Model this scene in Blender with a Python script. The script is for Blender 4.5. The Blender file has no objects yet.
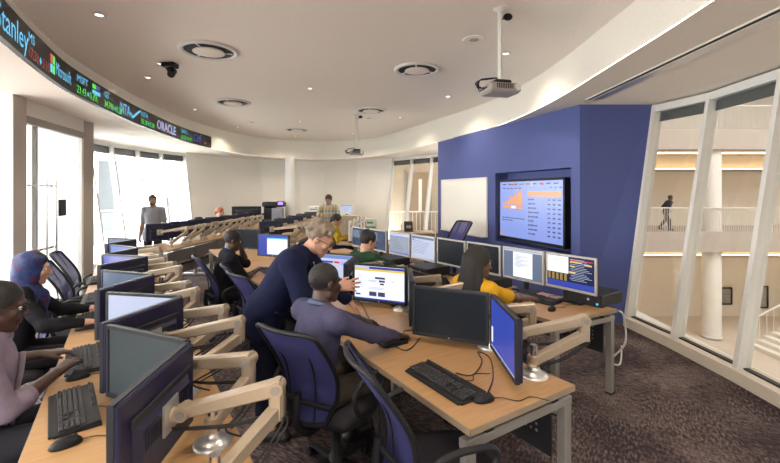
import bpy, bmesh, math, random
import numpy as np
from mathutils import Vector, Matrix
random.seed(7)
PI = math.pi
C = bpy.context.scene.collection
SC = bpy.context.scene

# ------------------------------------------------------------------ camera, world, lights, exposure
CAMZ = 1.75
cam_d = bpy.data.cameras.new('camera'); cam = bpy.data.objects.new('camera', cam_d); C.objects.link(cam)
cam.location = (0, 0, CAMZ); cam.rotation_euler = (PI/2, 0, 0)
cam_d.sensor_width = 36; cam_d.lens = 36*410/780; cam_d.shift_y = -39.5/780; cam_d.clip_start = .05
SC.camera = cam
SC.view_settings.view_transform = 'Standard'; SC.view_settings.look = 'None'
SC.view_settings.gamma = 1; SC.view_settings.use_curve_mapping = False
SC.view_settings.exposure = 0.93
w = bpy.data.worlds.new('sky'); SC.world = w; w.use_nodes = True
w.node_tree.nodes['Background'].inputs[0].default_value = (1.0, .985, .96, 1)
w.node_tree.nodes['Background'].inputs[1].default_value = 7.0

def lamp(kind, name, loc, energy, color=(1, 1, 1), rot=(0, 0, 0), **kw):
    l = bpy.data.lights.new(name, kind); l.energy = energy; l.color = color
    for k, v in kw.items(): setattr(l, k, v)
    o = bpy.data.objects.new(name, l); o.location = loc; o.rotation_euler = rot; C.objects.link(o)
    return o
CEIL = 3.6; SOF = 2.93
DOWN = [(99, 14), (148, 77), (310, 88), (448, 96), (195, 109), (300, 121), (238, 127), (400, 117), (506, 53), (353, 133), (295, 136), (350, 132)]
def at(x, y, z):
    """floor-plan point (X right, Y ahead) whose level z shows at photo pixel x, y"""
    d = 410*(CAMZ-z)/(y-192.0); return ((x-390)/410*d, d)
for nm, loc, rz, sx, sy in (('side_opening_portal', (-7.1, 2.7, 1.5), -PI/2, 4.4, 2.9), ('left_window_portal', (-6.35, 10, 1.5), -PI/2, 4.6, 2.9), ('left_door_portal', (-5.0, 5.9, 1.4), -PI/2-.25, 1.6, 2.6)):
    l = lamp('AREA', nm, loc, 1, (1, 1, 1), rot=(PI/2, 0, rz), shape='RECTANGLE', size=sx, size_y=sy); l.data.cycles.is_portal = True

# ------------------------------------------------------------------ materials
def M(name, col, rough=.5, metal=0, noise=None, bump=None, spec=.5, emit=None, alpha=None, wood=False, coat=0):
    m = bpy.data.materials.new(name); m.use_nodes = True
    nt = m.node_tree; b = nt.nodes['Principled BSDF']
    b.inputs['Base Color'].default_value = (*col, 1); b.inputs['Roughness'].default_value = rough
    b.inputs['Metallic'].default_value = metal; b.inputs['Specular IOR Level'].default_value = spec
    b.inputs['Coat Weight'].default_value = coat
    tc = nt.nodes.new('ShaderNodeTexCoord')
    sc, amt = noise or (40, .06)
    n = nt.nodes.new('ShaderNodeTexNoise'); n.inputs['Scale'].default_value = sc; n.inputs['Detail'].default_value = 3
    nt.links.new(tc.outputs['Object'], n.inputs['Vector'])
    mx = nt.nodes.new('ShaderNodeMix'); mx.data_type = 'RGBA'
    mx.inputs['A'].default_value = (*[c*(1-amt) for c in col], 1); mx.inputs['B'].default_value = (*[min(1, c*(1+amt)) for c in col], 1)
    nt.links.new(n.outputs['Fac'], mx.inputs['Factor']); nt.links.new(mx.outputs['Result'], b.inputs['Base Color'])
    if bump:
        n2 = nt.nodes.new('ShaderNodeTexNoise'); n2.inputs['Scale'].default_value = bump[0]; n2.inputs['Detail'].default_value = 4
        nt.links.new(tc.outputs['Object'], n2.inputs['Vector'])
        bp = nt.nodes.new('ShaderNodeBump'); bp.inputs['Strength'].default_value = bump[1]; bp.inputs['Distance'].default_value = .01
        nt.links.new(n2.outputs['Fac'], bp.inputs['Height']); nt.links.new(bp.outputs['Normal'], b.inputs['Normal'])
    if emit:
        b.inputs['Emission Color'].default_value = (*emit[0], 1); b.inputs['Emission Strength'].default_value = emit[1]
    if alpha is not None: b.inputs['Alpha'].default_value = alpha
    return m
def E(name, col, s=1.0):
    return M(name, tuple(c*.15 for c in col), .25, emit=(col, s*.55))
def wood(name, c1, c2, rot=0, rough=.38):
    m = bpy.data.materials.new(name); m.use_nodes = True; nt = m.node_tree; b = nt.nodes['Principled BSDF']
    tc = nt.nodes.new('ShaderNodeTexCoord'); mp = nt.nodes.new('ShaderNodeMapping')
    mp.inputs['Rotation'].default_value = (0, 0, rot); mp.inputs['Scale'].default_value = (2.2, 30, 8)
    n = nt.nodes.new('ShaderNodeTexNoise'); n.inputs['Scale'].default_value = 2; n.inputs['Detail'].default_value = 6; n.inputs['Distortion'].default_value = .6
    r = nt.nodes.new('ShaderNodeValToRGB'); r.color_ramp.elements[0].position = .3; r.color_ramp.elements[1].position = .7
    r.color_ramp.elements[0].color = (*c1, 1); r.color_ramp.elements[1].color = (*c2, 1)
    nt.links.new(tc.outputs['Object'], mp.inputs['Vector']); nt.links.new(mp.outputs['Vector'], n.inputs['Vector'])
    nt.links.new(n.outputs['Fac'], r.inputs['Fac']); nt.links.new(r.outputs['Color'], b.inputs['Base Color'])
    b.inputs['Roughness'].default_value = rough
    return m
def glass(name, tint=(.97, .99, 1), refl=.10):
    m = bpy.data.materials.new(name); m.use_nodes = True; nt = m.node_tree; nt.nodes.clear()
    o = nt.nodes.new('ShaderNodeOutputMaterial'); mx = nt.nodes.new('ShaderNodeMixShader')
    t = nt.nodes.new('ShaderNodeBsdfTransparent'); t.inputs[0].default_value = (*tint, 1)
    g = nt.nodes.new('ShaderNodeBsdfGlossy'); g.inputs['Roughness'].default_value = .03
    f = nt.nodes.new('ShaderNodeLayerWeight'); pw_ = nt.nodes.new('ShaderNodeMath'); pw_.operation = 'POWER'; pw_.inputs[1].default_value = 4
    ad = nt.nodes.new('ShaderNodeMath'); ad.operation = 'MULTIPLY_ADD'; ad.inputs[1].default_value = refl*5; ad.inputs[2].default_value = refl*.4
    nt.links.new(f.outputs['Facing'], pw_.inputs[0]); nt.links.new(pw_.outputs[0], ad.inputs[0]); nt.links.new(ad.outputs[0], mx.inputs[0])
    nt.links.new(t.outputs[0], mx.inputs[1]); nt.links.new(g.outputs[0], mx.inputs[2]); nt.links.new(mx.outputs[0], o.inputs[0])
    return m
def carpet():
    m = bpy.data.materials.new('carpet'); m.use_nodes = True; nt = m.node_tree; b = nt.nodes['Principled BSDF']
    L = nt.links.new; N = nt.nodes.new
    tc = N('ShaderNodeTexCoord')
    mp = N('ShaderNodeMapping'); mp.inputs['Rotation'].default_value = (0, 0, .55); L(tc.outputs['Object'], mp.inputs['Vector'])
    br = N('ShaderNodeTexBrick'); br.offset = 0; br.inputs['Scale'].default_value = 1; br.inputs['Brick Width'].default_value = .6; br.inputs['Row Height'].default_value = .6
    br.inputs['Mortar Size'].default_value = 0; br.inputs['Color1'].default_value = (0, 0, 0, 1); br.inputs['Color2'].default_value = (1, 1, 1, 1)
    L(mp.outputs['Vector'], br.inputs['Vector'])
    m1 = N('ShaderNodeMapping'); m1.inputs['Scale'].default_value = (14, 75, 1); L(mp.outputs['Vector'], m1.inputs['Vector'])
    m2 = N('ShaderNodeMapping'); m2.inputs['Scale'].default_value = (60, 20, 1); m2.inputs['Rotation'].default_value = (0, 0, .4); L(mp.outputs['Vector'], m2.inputs['Vector'])
    n1 = N('ShaderNodeTexNoise'); n1.inputs['Scale'].default_value = 1; n1.inputs['Detail'].default_value = 3; L(m1.outputs['Vector'], n1.inputs['Vector'])
    n2 = N('ShaderNodeTexNoise'); n2.inputs['Scale'].default_value = 1; n2.inputs['Detail'].default_value = 3; L(m2.outputs['Vector'], n2.inputs['Vector'])
    mm = N('ShaderNodeMix'); L(br.outputs['Color'], mm.inputs['Factor']); L(n1.outputs['Fac'], mm.inputs['A']); L(n2.outputs['Fac'], mm.inputs['B'])
    big = N('ShaderNodeTexNoise'); big.inputs['Scale'].default_value = 1.7; big.inputs['Detail'].default_value = 2; L(mp.outputs['Vector'], big.inputs['Vector'])
    ad = N('ShaderNodeMath'); ad.operation = 'MULTIPLY_ADD'; ad.inputs[1].default_value = .42; L(big.outputs['Fac'], ad.inputs[0]); L(mm.outputs['Result'], ad.inputs[2])
    r = N('ShaderNodeValToRGB'); e = r.color_ramp.elements
    e[0].position = .60; e[0].color = (.035, .025, .028, 1); e[1].position = .88; e[1].color = (.21, .165, .145, 1)
    e2 = r.color_ramp.elements.new(.72); e2.color = (.095, .070, .070, 1)
    L(ad.outputs[0], r.inputs['Fac']); L(r.outputs['Color'], b.inputs['Base Color'])
    bp = N('ShaderNodeBump'); bp.inputs['Strength'].default_value = .5; bp.inputs['Distance'].default_value = .005
    L(mm.outputs['Result'], bp.inputs['Height']); L(bp.outputs['Normal'], b.inputs['Normal'])
    b.inputs['Roughness'].default_value = .95; b.inputs['Specular IOR Level'].default_value = .15
    return m
def plaid():
    m = bpy.data.materials.new('plaid_cloth'); m.use_nodes = True; nt = m.node_tree; b = nt.nodes['Principled BSDF']
    L = nt.links.new; N = nt.nodes.new; tc = N('ShaderNodeTexCoord'); sx = N('ShaderNodeSeparateXYZ'); L(tc.outputs['Object'], sx.inputs[0])
    def ramp(sock, per, cols):
        f = N('ShaderNodeMath'); f.operation = 'MULTIPLY'; f.inputs[1].default_value = 1/per; L(sock, f.inputs[0])
        fr = N('ShaderNodeMath'); fr.operation = 'FRACT'; L(f.outputs[0], fr.inputs[0])
        r = N('ShaderNodeValToRGB'); r.color_ramp.interpolation = 'CONSTANT'
        r.color_ramp.elements[0].color = (*cols[0], 1); r.color_ramp.elements[0].position = 0
        r.color_ramp.elements[1].color = (*cols[1], 1); r.color_ramp.elements[1].position = 1/len(cols)
        for i, c in enumerate(cols[2:]): e = r.color_ramp.elements.new((i+2)/len(cols)); e.color = (*c, 1)
        L(fr.outputs[0], r.inputs[0]); return r.outputs[0]
    a = ramp(sx.outputs['X'], .16, [(.55, .45, .15), (.1, .2, .4), (.6, .55, .42), (.15, .30, .2), (.5, .22, .1)])
    c = ramp(sx.outputs['Z'], .17, [(.55, .45, .15), (.6, .55, .45), (.08, .18, .45), (.2, .38, .28), (.55, .28, .12)])
    mx = N('ShaderNodeMix'); mx.data_type = 'RGBA'; mx.inputs['Factor'].default_value = .5; L(a, mx.inputs['A']); L(c, mx.inputs['B'])
    L(mx.outputs['Result'], b.inputs['Base Color']); b.inputs['Roughness'].default_value = .9
    return m
def scarf():
    m = bpy.data.materials.new('patterned_scarf'); m.use_nodes = True; nt = m.node_tree; b = nt.nodes['Principled BSDF']
    L = nt.links.new; N = nt.nodes.new; tc = N('ShaderNodeTexCoord')
    v = N('ShaderNodeTexVoronoi'); v.inputs['Scale'].default_value = 60; L(tc.outputs['Object'], v.inputs['Vector'])
    n = N('ShaderNodeTexNoise'); n.inputs['Scale'].default_value = 14; L(tc.outputs['Object'], n.inputs['Vector'])
    r = N('ShaderNodeValToRGB'); e = r.color_ramp.elements; e[0].position = .38; e[0].color = (.008, .012, .06, 1); e[1].position = .58; e[1].color = (.015, .040, .17, 1)
    x = r.color_ramp.elements.new(.72); x.color = (.012, .015, .09, 1); x = r.color_ramp.elements.new(.80); x.color = (.12, .012, .05, 1)
    ad = N('ShaderNodeMath'); ad.operation = 'MULTIPLY_ADD'; ad.inputs[1].default_value = .25; L(v.outputs['Distance'], ad.inputs[0]); L(n.outputs['Fac'], ad.inputs[2])
    L(ad.outputs[0], r.inputs[0]); L(r.outputs[0], b.inputs['Base Color']); b.inputs['Roughness'].default_value = .6
    return m

m_ceil = M('ceiling_paint', (.84, .775, .70), .9)
m_fascia = M('fascia_paint', (.80, .77, .70), .8)
m_white = M('white_wall_paint', (.80, .78, .73), .85)
m_col = M('white_column_paint', (.80, .80, .79), .7)
m_reveal = M('taupe_reveal', (.42, .38, .34), .8)  # darker tone for the side faces of the left piers
m_blue = M('blue_wall_paint', (.074, .098, .285), .75)
m_frame = M('white_window_frame', (.72, .71, .68), .45)
m_sill = M('beige_sill', (.66, .58, .48), .5)
m_glass = glass('clear_glass', refl=.06)
m_glassr = glass('atrium_glass', (.95, .96, .96), .10)
m_blind = M('grey_blind', (.10, .11, .11), .8)
m_carpet = carpet()
m_wood = wood('beech_laminate', (.40, .225, .095), (.48, .285, .13), rot=-.98)
m_woodp = wood('pale_wood', (.50, .40, .27), (.56, .45, .32))
m_edge = M('desk_edge_band', (.30, .23, .16), .5)
m_steel = M('grey_painted_steel', (.30, .28, .26), .4, .3)
m_panel = M('dark_modesty_panel', (.15, .13, .12), .6)
m_perf = M('perforated_black_panel', (.02, .02, .025), .5)
m_arm = M('champagne_metal_arm', (.44, .36, .27), .36, .45)
m_silver = M('silver_metal', (.66, .66, .66), .3, .7)
m_chrome = M('polished_metal', (.75, .75, .76), .15, 1)
m_black = M('black_plastic', (.011, .011, .014), .5, spec=.28)
m_blackm = M('matte_black', (.012, .012, .014), .7)
m_key = M('keycap_plastic', (.05, .05, .055), .6, spec=.25)
m_back = M('monitor_back_plastic', (.016, .016, .048), .32, spec=.4)  # bluish window sheen is mixed into the dark base colour
m_bezel = M('dark_bezel', (.022, .024, .030), .4, spec=.35)
m_bezelg = M('silver_bezel', (.48, .46, .43), .4, .3)
m_off = M('unlit_screen', (.014, .019, .026), .25, spec=.3)
m_offw = M('hazy_unlit_screen', (.045, .058, .066), .3, spec=.3)
m_cable = M('black_cable', (.01, .01, .012), .5)
m_chair = M('black_chair_plastic', (.013, .013, .016), .5, spec=.3)
m_seat = M('dark_chair_fabric', (.026, .023, .032), .9, bump=(300, .3))
m_mesh = M('mesh_fabric_with_window_blue', (.040, .042, .17), .75, bump=(500, .3), alpha=.90)  # blue cast of the window light is put into the mesh colour
m_led = M('ticker_black', (.006, .006, .007), .4)
m_rubber = M('rubber', (.02, .02, .02), .8)
m_beige = M('beige_counter', (.50, .44, .35), .6)
m_warm = M('warm_atrium_wall', (.80, .765, .70), .85)
m_atr = M('grey_atrium_slab', (.46, .42, .39), .85)
m_rail = M('white_rail', (.75, .73, .70), .4)
m_plastic = M('white_plastic', (.72, .71, .68), .4)
m_purple = E('purple_panel_light', (.5, .3, .9), 1.2)
m_paper = M('white_paper', (.8, .8, .8), .8)
m_board = M('whiteboard_enamel', (.86, .85, .80), .25)
E_white = E('screen_white', (.86, .90, 1.0), 1.0)
E_page = E('screen_page', (.62, .68, .90), .75)
E_lblue = E('screen_light_blue', (.17, .24, .58), .9)
E_tv = E('television_blue', (.24, .32, .72), 1.0)
E_blue = E('screen_blue', (.04, .07, .42), .9)
E_dblue = E('screen_dark_blue', (.06, .10, .20), .5)
E_navy = E('screen_navy', (.02, .03, .09), .7)
E_slate = E('screen_slate', (.17, .22, .33), .7)
E_orange = E('screen_orange', (.80, .32, .12), .9)
E_yel = E('screen_yellow', (.85, .60, .10), .9)
E_red = E('screen_red', (.75, .06, .06), .8)
E_green = E('led_green', (.10, .85, .10), .9)
E_cyan = E('led_cyan', (.14, .60, .95), .9)
E_dred = E('led_dark_red', (.35, .03, .03), .8)
E_dk = E('screen_text', (.08, .10, .22), .6)
E_warm = E('warm_cove_light', (1.0, .62, .26), 9.0)
E_lamp = E('lamp_warm', (1.0, .78, .55), 9.0)

# ------------------------------------------------------------------ mesh builder
def fr(d, up=(0, 0, 1)):
    d = Vector(d).normalized(); up = Vector(up)
    s = d.cross(up)
    if s.length < 1e-4: s = d.cross(Vector((1, 0, 0)))
    s.normalize(); return s, d, s.cross(d)
class MB:
    def __init__(s): s.v = []; s.f = []; s.sm = []; s.mi = []; s.cur = 0
    def add(s, vs, fs, smooth=False):
        o = len(s.v); s.v += [tuple(v) for v in vs]
        for f in fs: s.f.append([i+o for i in f]); s.sm.append(smooth); s.mi.append(s.cur)
        return s
    def hexa(s, b, t):      # 4 bottom + 4 top corners
        return s.add(list(b)+list(t), [(3, 2, 1, 0), (4, 5, 6, 7), (0, 1, 5, 4), (1, 2, 6, 5), (2, 3, 7, 6), (3, 0, 4, 7)])
    def box(s, c, size, rz=0, bev=0):
        cx, cy, cz = c; x, y, z = [k/2 for k in size]
        def T(px, py, pz): return (cx+px*math.cos(rz)-py*math.sin(rz), cy+px*math.sin(rz)+py*math.cos(rz), cz+pz)
        if bev <= 0:
            return s.hexa([T(-x, -y, -z), T(x, -y, -z), T(x, y, -z), T(-x, y, -z)], [T(-x, -y, z), T(x, -y, z), T(x, y, z), T(-x, y, z)])
        bev = min(bev, x*.9, y*.9, z*.9)
        rings = [(-z, bev), (-z+bev, 0), (z-bev, 0), (z, bev)]
        vs = []; fs = []
        for zz, i in rings:
            a, b = x-i, y-i; q = bev*.7
            for px, py in [(-a+q, -b), (a-q, -b), (a, -b+q), (a, b-q), (a-q, b), (-a+q, b), (-a, b-q), (-a, -b+q)]: vs.append(T(px, py, zz))
        for r in range(3):
            for k in range(8): fs.append((r*8+k, r*8+(k+1) % 8, (r+1)*8+(k+1) % 8, (r+1)*8+k))
        fs.append(tuple(range(7, -1, -1))); fs.append(tuple(range(24, 32)))
        return s.add(vs, fs)
    def prism(s, poly, z0, z1):
        n = len(poly); vs = [(x, y, z0) for x, y in poly]+[(x, y, z1) for x, y in poly]
        fs = [tuple(range(n-1, -1, -1)), tuple(range(n, 2*n))]+[(i, (i+1) % n, n+(i+1) % n, n+i) for i in range(n)]
        return s.add(vs, fs)
    def ring_cyl(s, a, b, r0, r1=None, seg=12, caps=True, smooth=True):
        r1 = r0 if r1 is None else r1; a = Vector(a); b = Vector(b); x, d, y = fr(b-a)
        vs = []
        for p, r in ((a, r0), (b, r1)):
            for k in range(seg): t = 2*PI*k/seg; vs.append(p+x*math.cos(t)*r+y*math.sin(t)*r)
        s.add(vs, [(k, (k+1) % seg, seg+(k+1) % seg, seg+k) for k in range(seg)], smooth)
        if caps:
            s.add(vs[:seg], [tuple(range(seg-1, -1, -1))]); s.add(vs[seg:], [tuple(range(seg))])
        return s
    def tube(s, pts, r, seg=6, closed=False, smooth=True, flat=None):
        pts = [Vector(p) for p in pts]; n = len(pts); vs = []; fs = []
        ups = Vector((0, 0, 1)); prev = None
        for i, p in enumerate(pts):
            d = (pts[(i+1) % n]-pts[i-1]) if closed else (pts[min(i+1, n-1)]-pts[max(i-1, 0)])
            d.normalize()
            if prev is None: x, _, y = fr(d)
            else:
                x = prev-d*prev.dot(d)
                if x.length < 1e-5: x = fr(d)[0]
                x.normalize(); y = x.cross(d)
            prev = x
            rr = r[i] if isinstance(r, (list, tuple)) else r
            for k in range(seg):
                t = 2*PI*k/seg; vs.append(p+x*math.cos(t)*rr+y*math.sin(t)*rr*(flat or 1))
        m = n if closed else n-1
        for i in range(m):
            for k in range(seg):
                j = (i+1) % n; fs.append((i*seg+k, i*seg+(k+1) % seg, j*seg+(k+1) % seg, j*seg+k))
        s.add(vs, fs, smooth)
        if not closed:
            s.add(vs[:seg], [tuple(range(seg-1, -1, -1))]); s.add(vs[-seg:], [tuple(range(seg))])
        return s
    def lathe(s, prof, c=(0, 0, 0), seg=20, smooth=True):
        n = len(prof); vs = []
        for r, z in prof:
            for k in range(seg): t = 2*PI*k/seg; vs.append((c[0]+r*math.cos(t), c[1]+r*math.sin(t), c[2]+z))
        fs = [(i*seg+k, i*seg+(k+1) % seg, (i+1)*seg+(k+1) % seg, (i+1)*seg+k) for i in range(n-1) for k in range(seg)]
        s.add(vs, fs, smooth)
        if prof[0][0] > 1e-4: s.add(vs[:seg], [tuple(range(seg-1, -1, -1))])
        if prof[-1][0] > 1e-4: s.add(vs[-seg:], [tuple(range(seg))])
        return s
    def beam(s, a, b, w0, h0, w1=None, h1=None, bev=.25, smooth=False):
        """rounded box section from a to b"""
        w1 = w1 or w0; h1 = h1 or h0; a = Vector(a); b = Vector(b); x, d, y = fr(b-a); vs = []
        for p, W, H in ((a, w0, h0), (b, w1, h1)):
            W /= 2; H /= 2; q = bev*min(W, H)
            for u, v in [(-W+q, -H), (W-q, -H), (W, -H+q), (W, H-q), (W-q, H), (-W+q, H), (-W, H-q), (-W, -H+q)]: vs.append(p+x*u+y*v)
        return s.add(vs, [tuple(range(7, -1, -1)), tuple(range(8, 16))]+[(k, (k+1) % 8, 8+(k+1) % 8, 8+k) for k in range(8)], smooth)
    def sphere(s, c, r, seg=12, rings=8):
        rx, ry, rz = (r, r, r) if not isinstance(r, (list, tuple)) else r
        vs = [(c[0], c[1], c[2]-rz)]
        for i in range(1, rings):
            a = -PI/2+PI*i/rings
            for k in range(seg): t = 2*PI*k/seg; vs.append((c[0]+rx*math.cos(a)*math.cos(t), c[1]+ry*math.cos(a)*math.sin(t), c[2]+rz*math.sin(a)))
        vs.append((c[0], c[1], c[2]+rz)); L = len(vs)-1
        fs = [(0, 1+(k+1) % seg, 1+k) for k in range(seg)]+[(L, L-seg+k, L-seg+(k+1) % seg) for k in range(seg)]
        for i in range(rings-2):
            for k in range(seg): a = 1+i*seg; fs.append((a+k, a+(k+1) % seg, a+seg+(k+1) % seg, a+seg+k))
        return s.add(vs, fs, True)
    def build(s, name, mat, parent=None, M4=None, loc=None):
        me = bpy.data.meshes.new(name)
        vs = [M4 @ Vector(v) for v in s.v] if M4 else s.v
        if loc is not None: vs = [Vector(v)-Vector(loc) for v in vs]
        me.from_pydata([tuple(v) for v in vs], [], s.f)
        me.polygons.foreach_set('use_smooth', s.sm)
        for m in (mat if isinstance(mat, (list, tuple)) else [mat]): me.materials.append(m)
        if isinstance(mat, (list, tuple)): me.polygons.foreach_set('material_index', s.mi)
        me.update()
        o = bpy.data.objects.new(name, me); C.objects.link(o)
        if loc is not None: o.location = loc
        if parent: o.parent = parent
        return o
def tag(o, label, cat, group=None):
    o['label'] = label; o['category'] = cat
    if group: o['group'] = group
    return o
def thing(name, label, cat, loc=(0, 0, 0), rz=0, group=None):
    o = bpy.data.objects.new(name, None); C.objects.link(o); o.empty_display_size = .1
    o.location = loc; o.rotation_euler = (0, 0, rz); return tag(o, label, cat, group)
def struct(o): o['kind'] = 'structure'; return o
def stuff(o): o['kind'] = 'stuff'; return o
def part_label(o, l): o['label'] = l; return o
def dup(root, label, loc, rz, group=None):
    r = root.copy(); C.objects.link(r); r.location = loc; r.rotation_euler = (0, 0, rz); r['label'] = label
    if group: r['group'] = group
    for ch in list(root.children):
        c = ch.copy(); C.objects.link(c); c.parent = r
        for g in list(ch.children):
            d = g.copy(); C.objects.link(d); d.parent = c
    return r
ORD = ['nearest', 'second', 'third', 'fourth', 'fifth', 'sixth', 'seventh', 'eighth', 'ninth', 'tenth']

def text_mesh(txt, size, bold=0):
    cu = bpy.data.curves.new('t', 'FONT'); cu.body = txt; cu.size = size; cu.resolution_u = 2; cu.offset = bold
    ob = bpy.data.objects.new('t', cu); C.objects.link(ob)
    bpy.context.view_layer.update()
    me = bpy.data.meshes.new_from_object(ob.evaluated_get(bpy.context.evaluated_depsgraph_get()))
    vs = [tuple(v.co) for v in me.vertices]; fs = [tuple(p.vertices) for p in me.polygons]
    bpy.data.objects.remove(ob); bpy.data.curves.remove(cu); bpy.data.meshes.remove(me)
    return vs, fs
# ------------------------------------------------------------------ ring of the dropped ceiling
RING0 = [(-2.25, 1.7), (-3.07, 3.23), (-3.6, 4.32), (-3.87, 5.0), (-4.37, 6.8), (-4.56, 7.8), (-4.8, 9.3), (-4.84, 10.8), (-4.72, 12.3), (-4.35, 13.4), (-3.5, 14.4), (-2.3, 14.75), (-1.2, 14.2),
         (-.2, 13.1), (.62, 11.1), (1.15, 9.6), (1.55, 8.6), (1.93, 7.33), (2.08, 6.1), (2.12, 5.04), (2.06, 3.8), (2.0, 2.52), (1.75, .9), (1.3, -.6), (.4, -1.7), (-.7, -1.5), (-1.55, .2)]
def catmull(P, n, closed=True):
    out = []; N = len(P); m = N if closed else N-1
    for i in range(m):
        g = lambda k: Vector(P[k % N]) if closed else Vector(P[max(0, min(N-1, k))])
        a, b, c, d = g(i-1), g(i), g(i+1), g(i+2)
        for k in range(n):
            t = k/n; out.append(.5*((2*b)+(c-a)*t+(2*a-5*b+4*c-d)*t*t+(3*b-a-3*c+d)*t**3))
    if not closed: out.append(Vector(P[-1]))
    return out
ring = catmull(RING0, 9)
for _ in range(14): ring = [(ring[i-1]+ring[i]*2+ring[(i+1) % len(ring)])/4 for i in range(len(ring))]
NR = len(ring)
def rnorm(i):      # outward
    d = ring[(i+1) % NR]-ring[i-1]; n = Vector((-d.y, d.x)).normalized(); return n
RN = [rnorm(i) for i in range(NR)]
def redge(p): return 3.345+.020*max(0, min(12, p.y-3))
def strip(cols, name, mat, smooth=True):
    """cols(i) -> list of 3D points for ring index i"""
    mb = MB(); K = len(cols(0)); vs = []
    for i in range(NR): vs += cols(i)
    fs = [(i*K+k, ((i+1) % NR)*K+k, ((i+1) % NR)*K+k+1, i*K+k+1) for i in range(NR) for k in range(K-1)]
    mb.add(vs, fs, smooth); return mb.build(name, mat)
def soff_cols(i):
    p = ring[i]; n = RN[i]; q = p+n*2.3
    return [(p.x, p.y, SOF), ((p+n*.5).x, (p+n*.5).y, SOF), (q.x, q.y, SOF), (q.x, q.y, SOF+.9)]
struct(strip(soff_cols, 'ceiling_soffit', m_ceil, False))
def low_cols(i):
    p = ring[i]; n = RN[i]; a = p-n*.012; b = p+n*.012
    return [(a.x, a.y, SOF), (a.x, a.y, SOF+.31), (b.x, b.y, SOF+.315)]
struct(strip(low_cols, 'trim_1', m_fascia, False))
def up_cols(i):
    p = ring[i]+RN[i]*.008
    return [(p.x, p.y, SOF+.31), (p.x, p.y, redge(p))]
struct(strip(up_cols, 'trim_2', m_fascia, False))
def dome_cols(i):
    p = ring[i]; n = RN[i]; e = redge(p); out = []
    q = p+n*.008; out.append((q.x, q.y, e))
    for k in range(1, 9):
        s = k/8; r = p-n*(1.0*s-.008*(1-s)); z = e+(CEIL-e)*math.sin(s*PI/2)**.85; out.append((r.x, r.y, z))
    return out
struct(strip(dome_cols, 'ceiling_cove', m_ceil, True))
mb = MB(); vs = [(*(ring[i]-RN[i]), CEIL) for i in range(NR)]
mb.add(vs, [tuple(range(NR))]); struct(mb.build('ceiling', m_ceil))

# ticker sign on the fascia: from ring arc at image left edge to pixel x 208
arc = [0]
for i in range(1, NR): arc.append(arc[-1]+(ring[i]-ring[i-1]).length)
def ratio(p): return p.x/p.y if p.y > .3 else -9
i_end = min([i for i in range(NR) if ring[i].x < -3.5 and ring[i].y > 8], key=lambda i: abs(ratio(ring[i])-(208.7-390)/410))
i_left = min([i for i in range(NR) if ring[i].x < -1.5 and ring[i].y > 1.5 and ring[i].y < 6], key=lambda i: abs(ratio(ring[i])+390/410))
SIGN0 = arc[i_left]-.9; SIGN1 = arc[i_end]
def on_ring(s, z, off):
    import bisect
    k = max(1, min(NR-1, bisect.bisect(arc, s))); t = (s-arc[k-1])/(arc[k]-arc[k-1])
    p = ring[k-1].lerp(ring[k], t); n = RN[k-1].lerp(RN[k], t).normalized(); p = p-n*off
    return (p.x, p.y, z)
tk = thing('ticker_sign', 'long curved black stock ticker display with glowing company names and prices', 'ticker', (*on_ring((SIGN0+SIGN1)/2, SOF, 0)[:2], SOF))
def worldchild(o, parent):
    o.parent = parent; o.matrix_parent_inverse = Matrix.Translation(-Vector(parent.location)) if parent.rotation_euler.z == 0 else parent.matrix_basis.inverted()
    return o
mb = MB(); K = 70; vs = []
for k in range(K+1):
    s = SIGN0+(SIGN1-SIGN0)*k/K
    vs += [on_ring(s, SOF+.0, .0), on_ring(s, SOF+.0, .05), on_ring(s, SOF+.30, .05), on_ring(s, SOF+.30, .0)]
fs = [(k*4+a, (k+1)*4+a, (k+1)*4+(a+1) % 4, k*4+(a+1) % 4) for k in range(K) for a in range(4)]+[(0, 1, 2, 3), (K*4+3, K*4+2, K*4+1, K*4)]
mb.add(vs, fs); worldchild(mb.build('housing', m_led), tk)
def sign_text(txt, s, z, size, mat, sx=1.0, bold=.0):
    vs, fs = text_mesh(txt, size, bold); mb = MB()
    mb.add([on_ring(s+v[0]*sx, z+v[1], .054) for v in vs], fs)
    o = mb.build('lettering', mat); worldchild(o, tk); part_label(o, 'glowing "%s" characters' % txt)
    return s+(max(v[0] for v in vs) if vs else 0)*sx
def sign_rect(s, z, w_, h, mat, name='pixel_mark'):
    mb = MB(); mb.add([on_ring(s, z, .054), on_ring(s+w_, z, .054), on_ring(s+w_, z+h, .054), on_ring(s, z+h, .054)], [(0, 1, 2, 3)])
    worldchild(mb.build(name, mat), tk)
def sign_dia(s, z, r, mat):
    mb = MB(); mb.add([on_ring(s-r*.7, z, .054), on_ring(s, z-r, .054), on_ring(s+r*.7, z, .054), on_ring(s, z+r, .054)], [(0, 1, 2, 3)])
    worldchild(mb.build('pixel_mark', mat), tk)
def ring_s(px):    # arc position seen at pixel column px
    k = min([i for i in range(NR) if ring[i].x < -1.5 and ring[i].y > 1.2 and ring[i].x < ring[i].y*-.3 and arc[i] < SIGN1+.5], key=lambda i: abs(ratio(ring[i])-(px-390)/410))
    return arc[k]
Z = SOF
def prices(px, sym, p1, c1, p2, c2, symc=E_cyan):
    s = ring_s(px)
    sign_text(sym, s, Z+.17, .125, symc, 1.15)
    e = sign_text(p1, s, Z+.035, .135, c1, .95)
    sign_dia(e+.06, Z+.08, .04, E_cyan); sign_text(p2, e+.11, Z+.035, .135, c2, .95)
vs_, _f = text_mesh('Stanley', .27); sign_text('Stanley', ring_s(19.5)-max(v[0] for v in vs_)*.95, Z+.06, .27, E_cyan, .95)
prices(21, 'MS', '17.38', E_dred, '0.10', E_dred)
s0 = ring_s(43)
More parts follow.
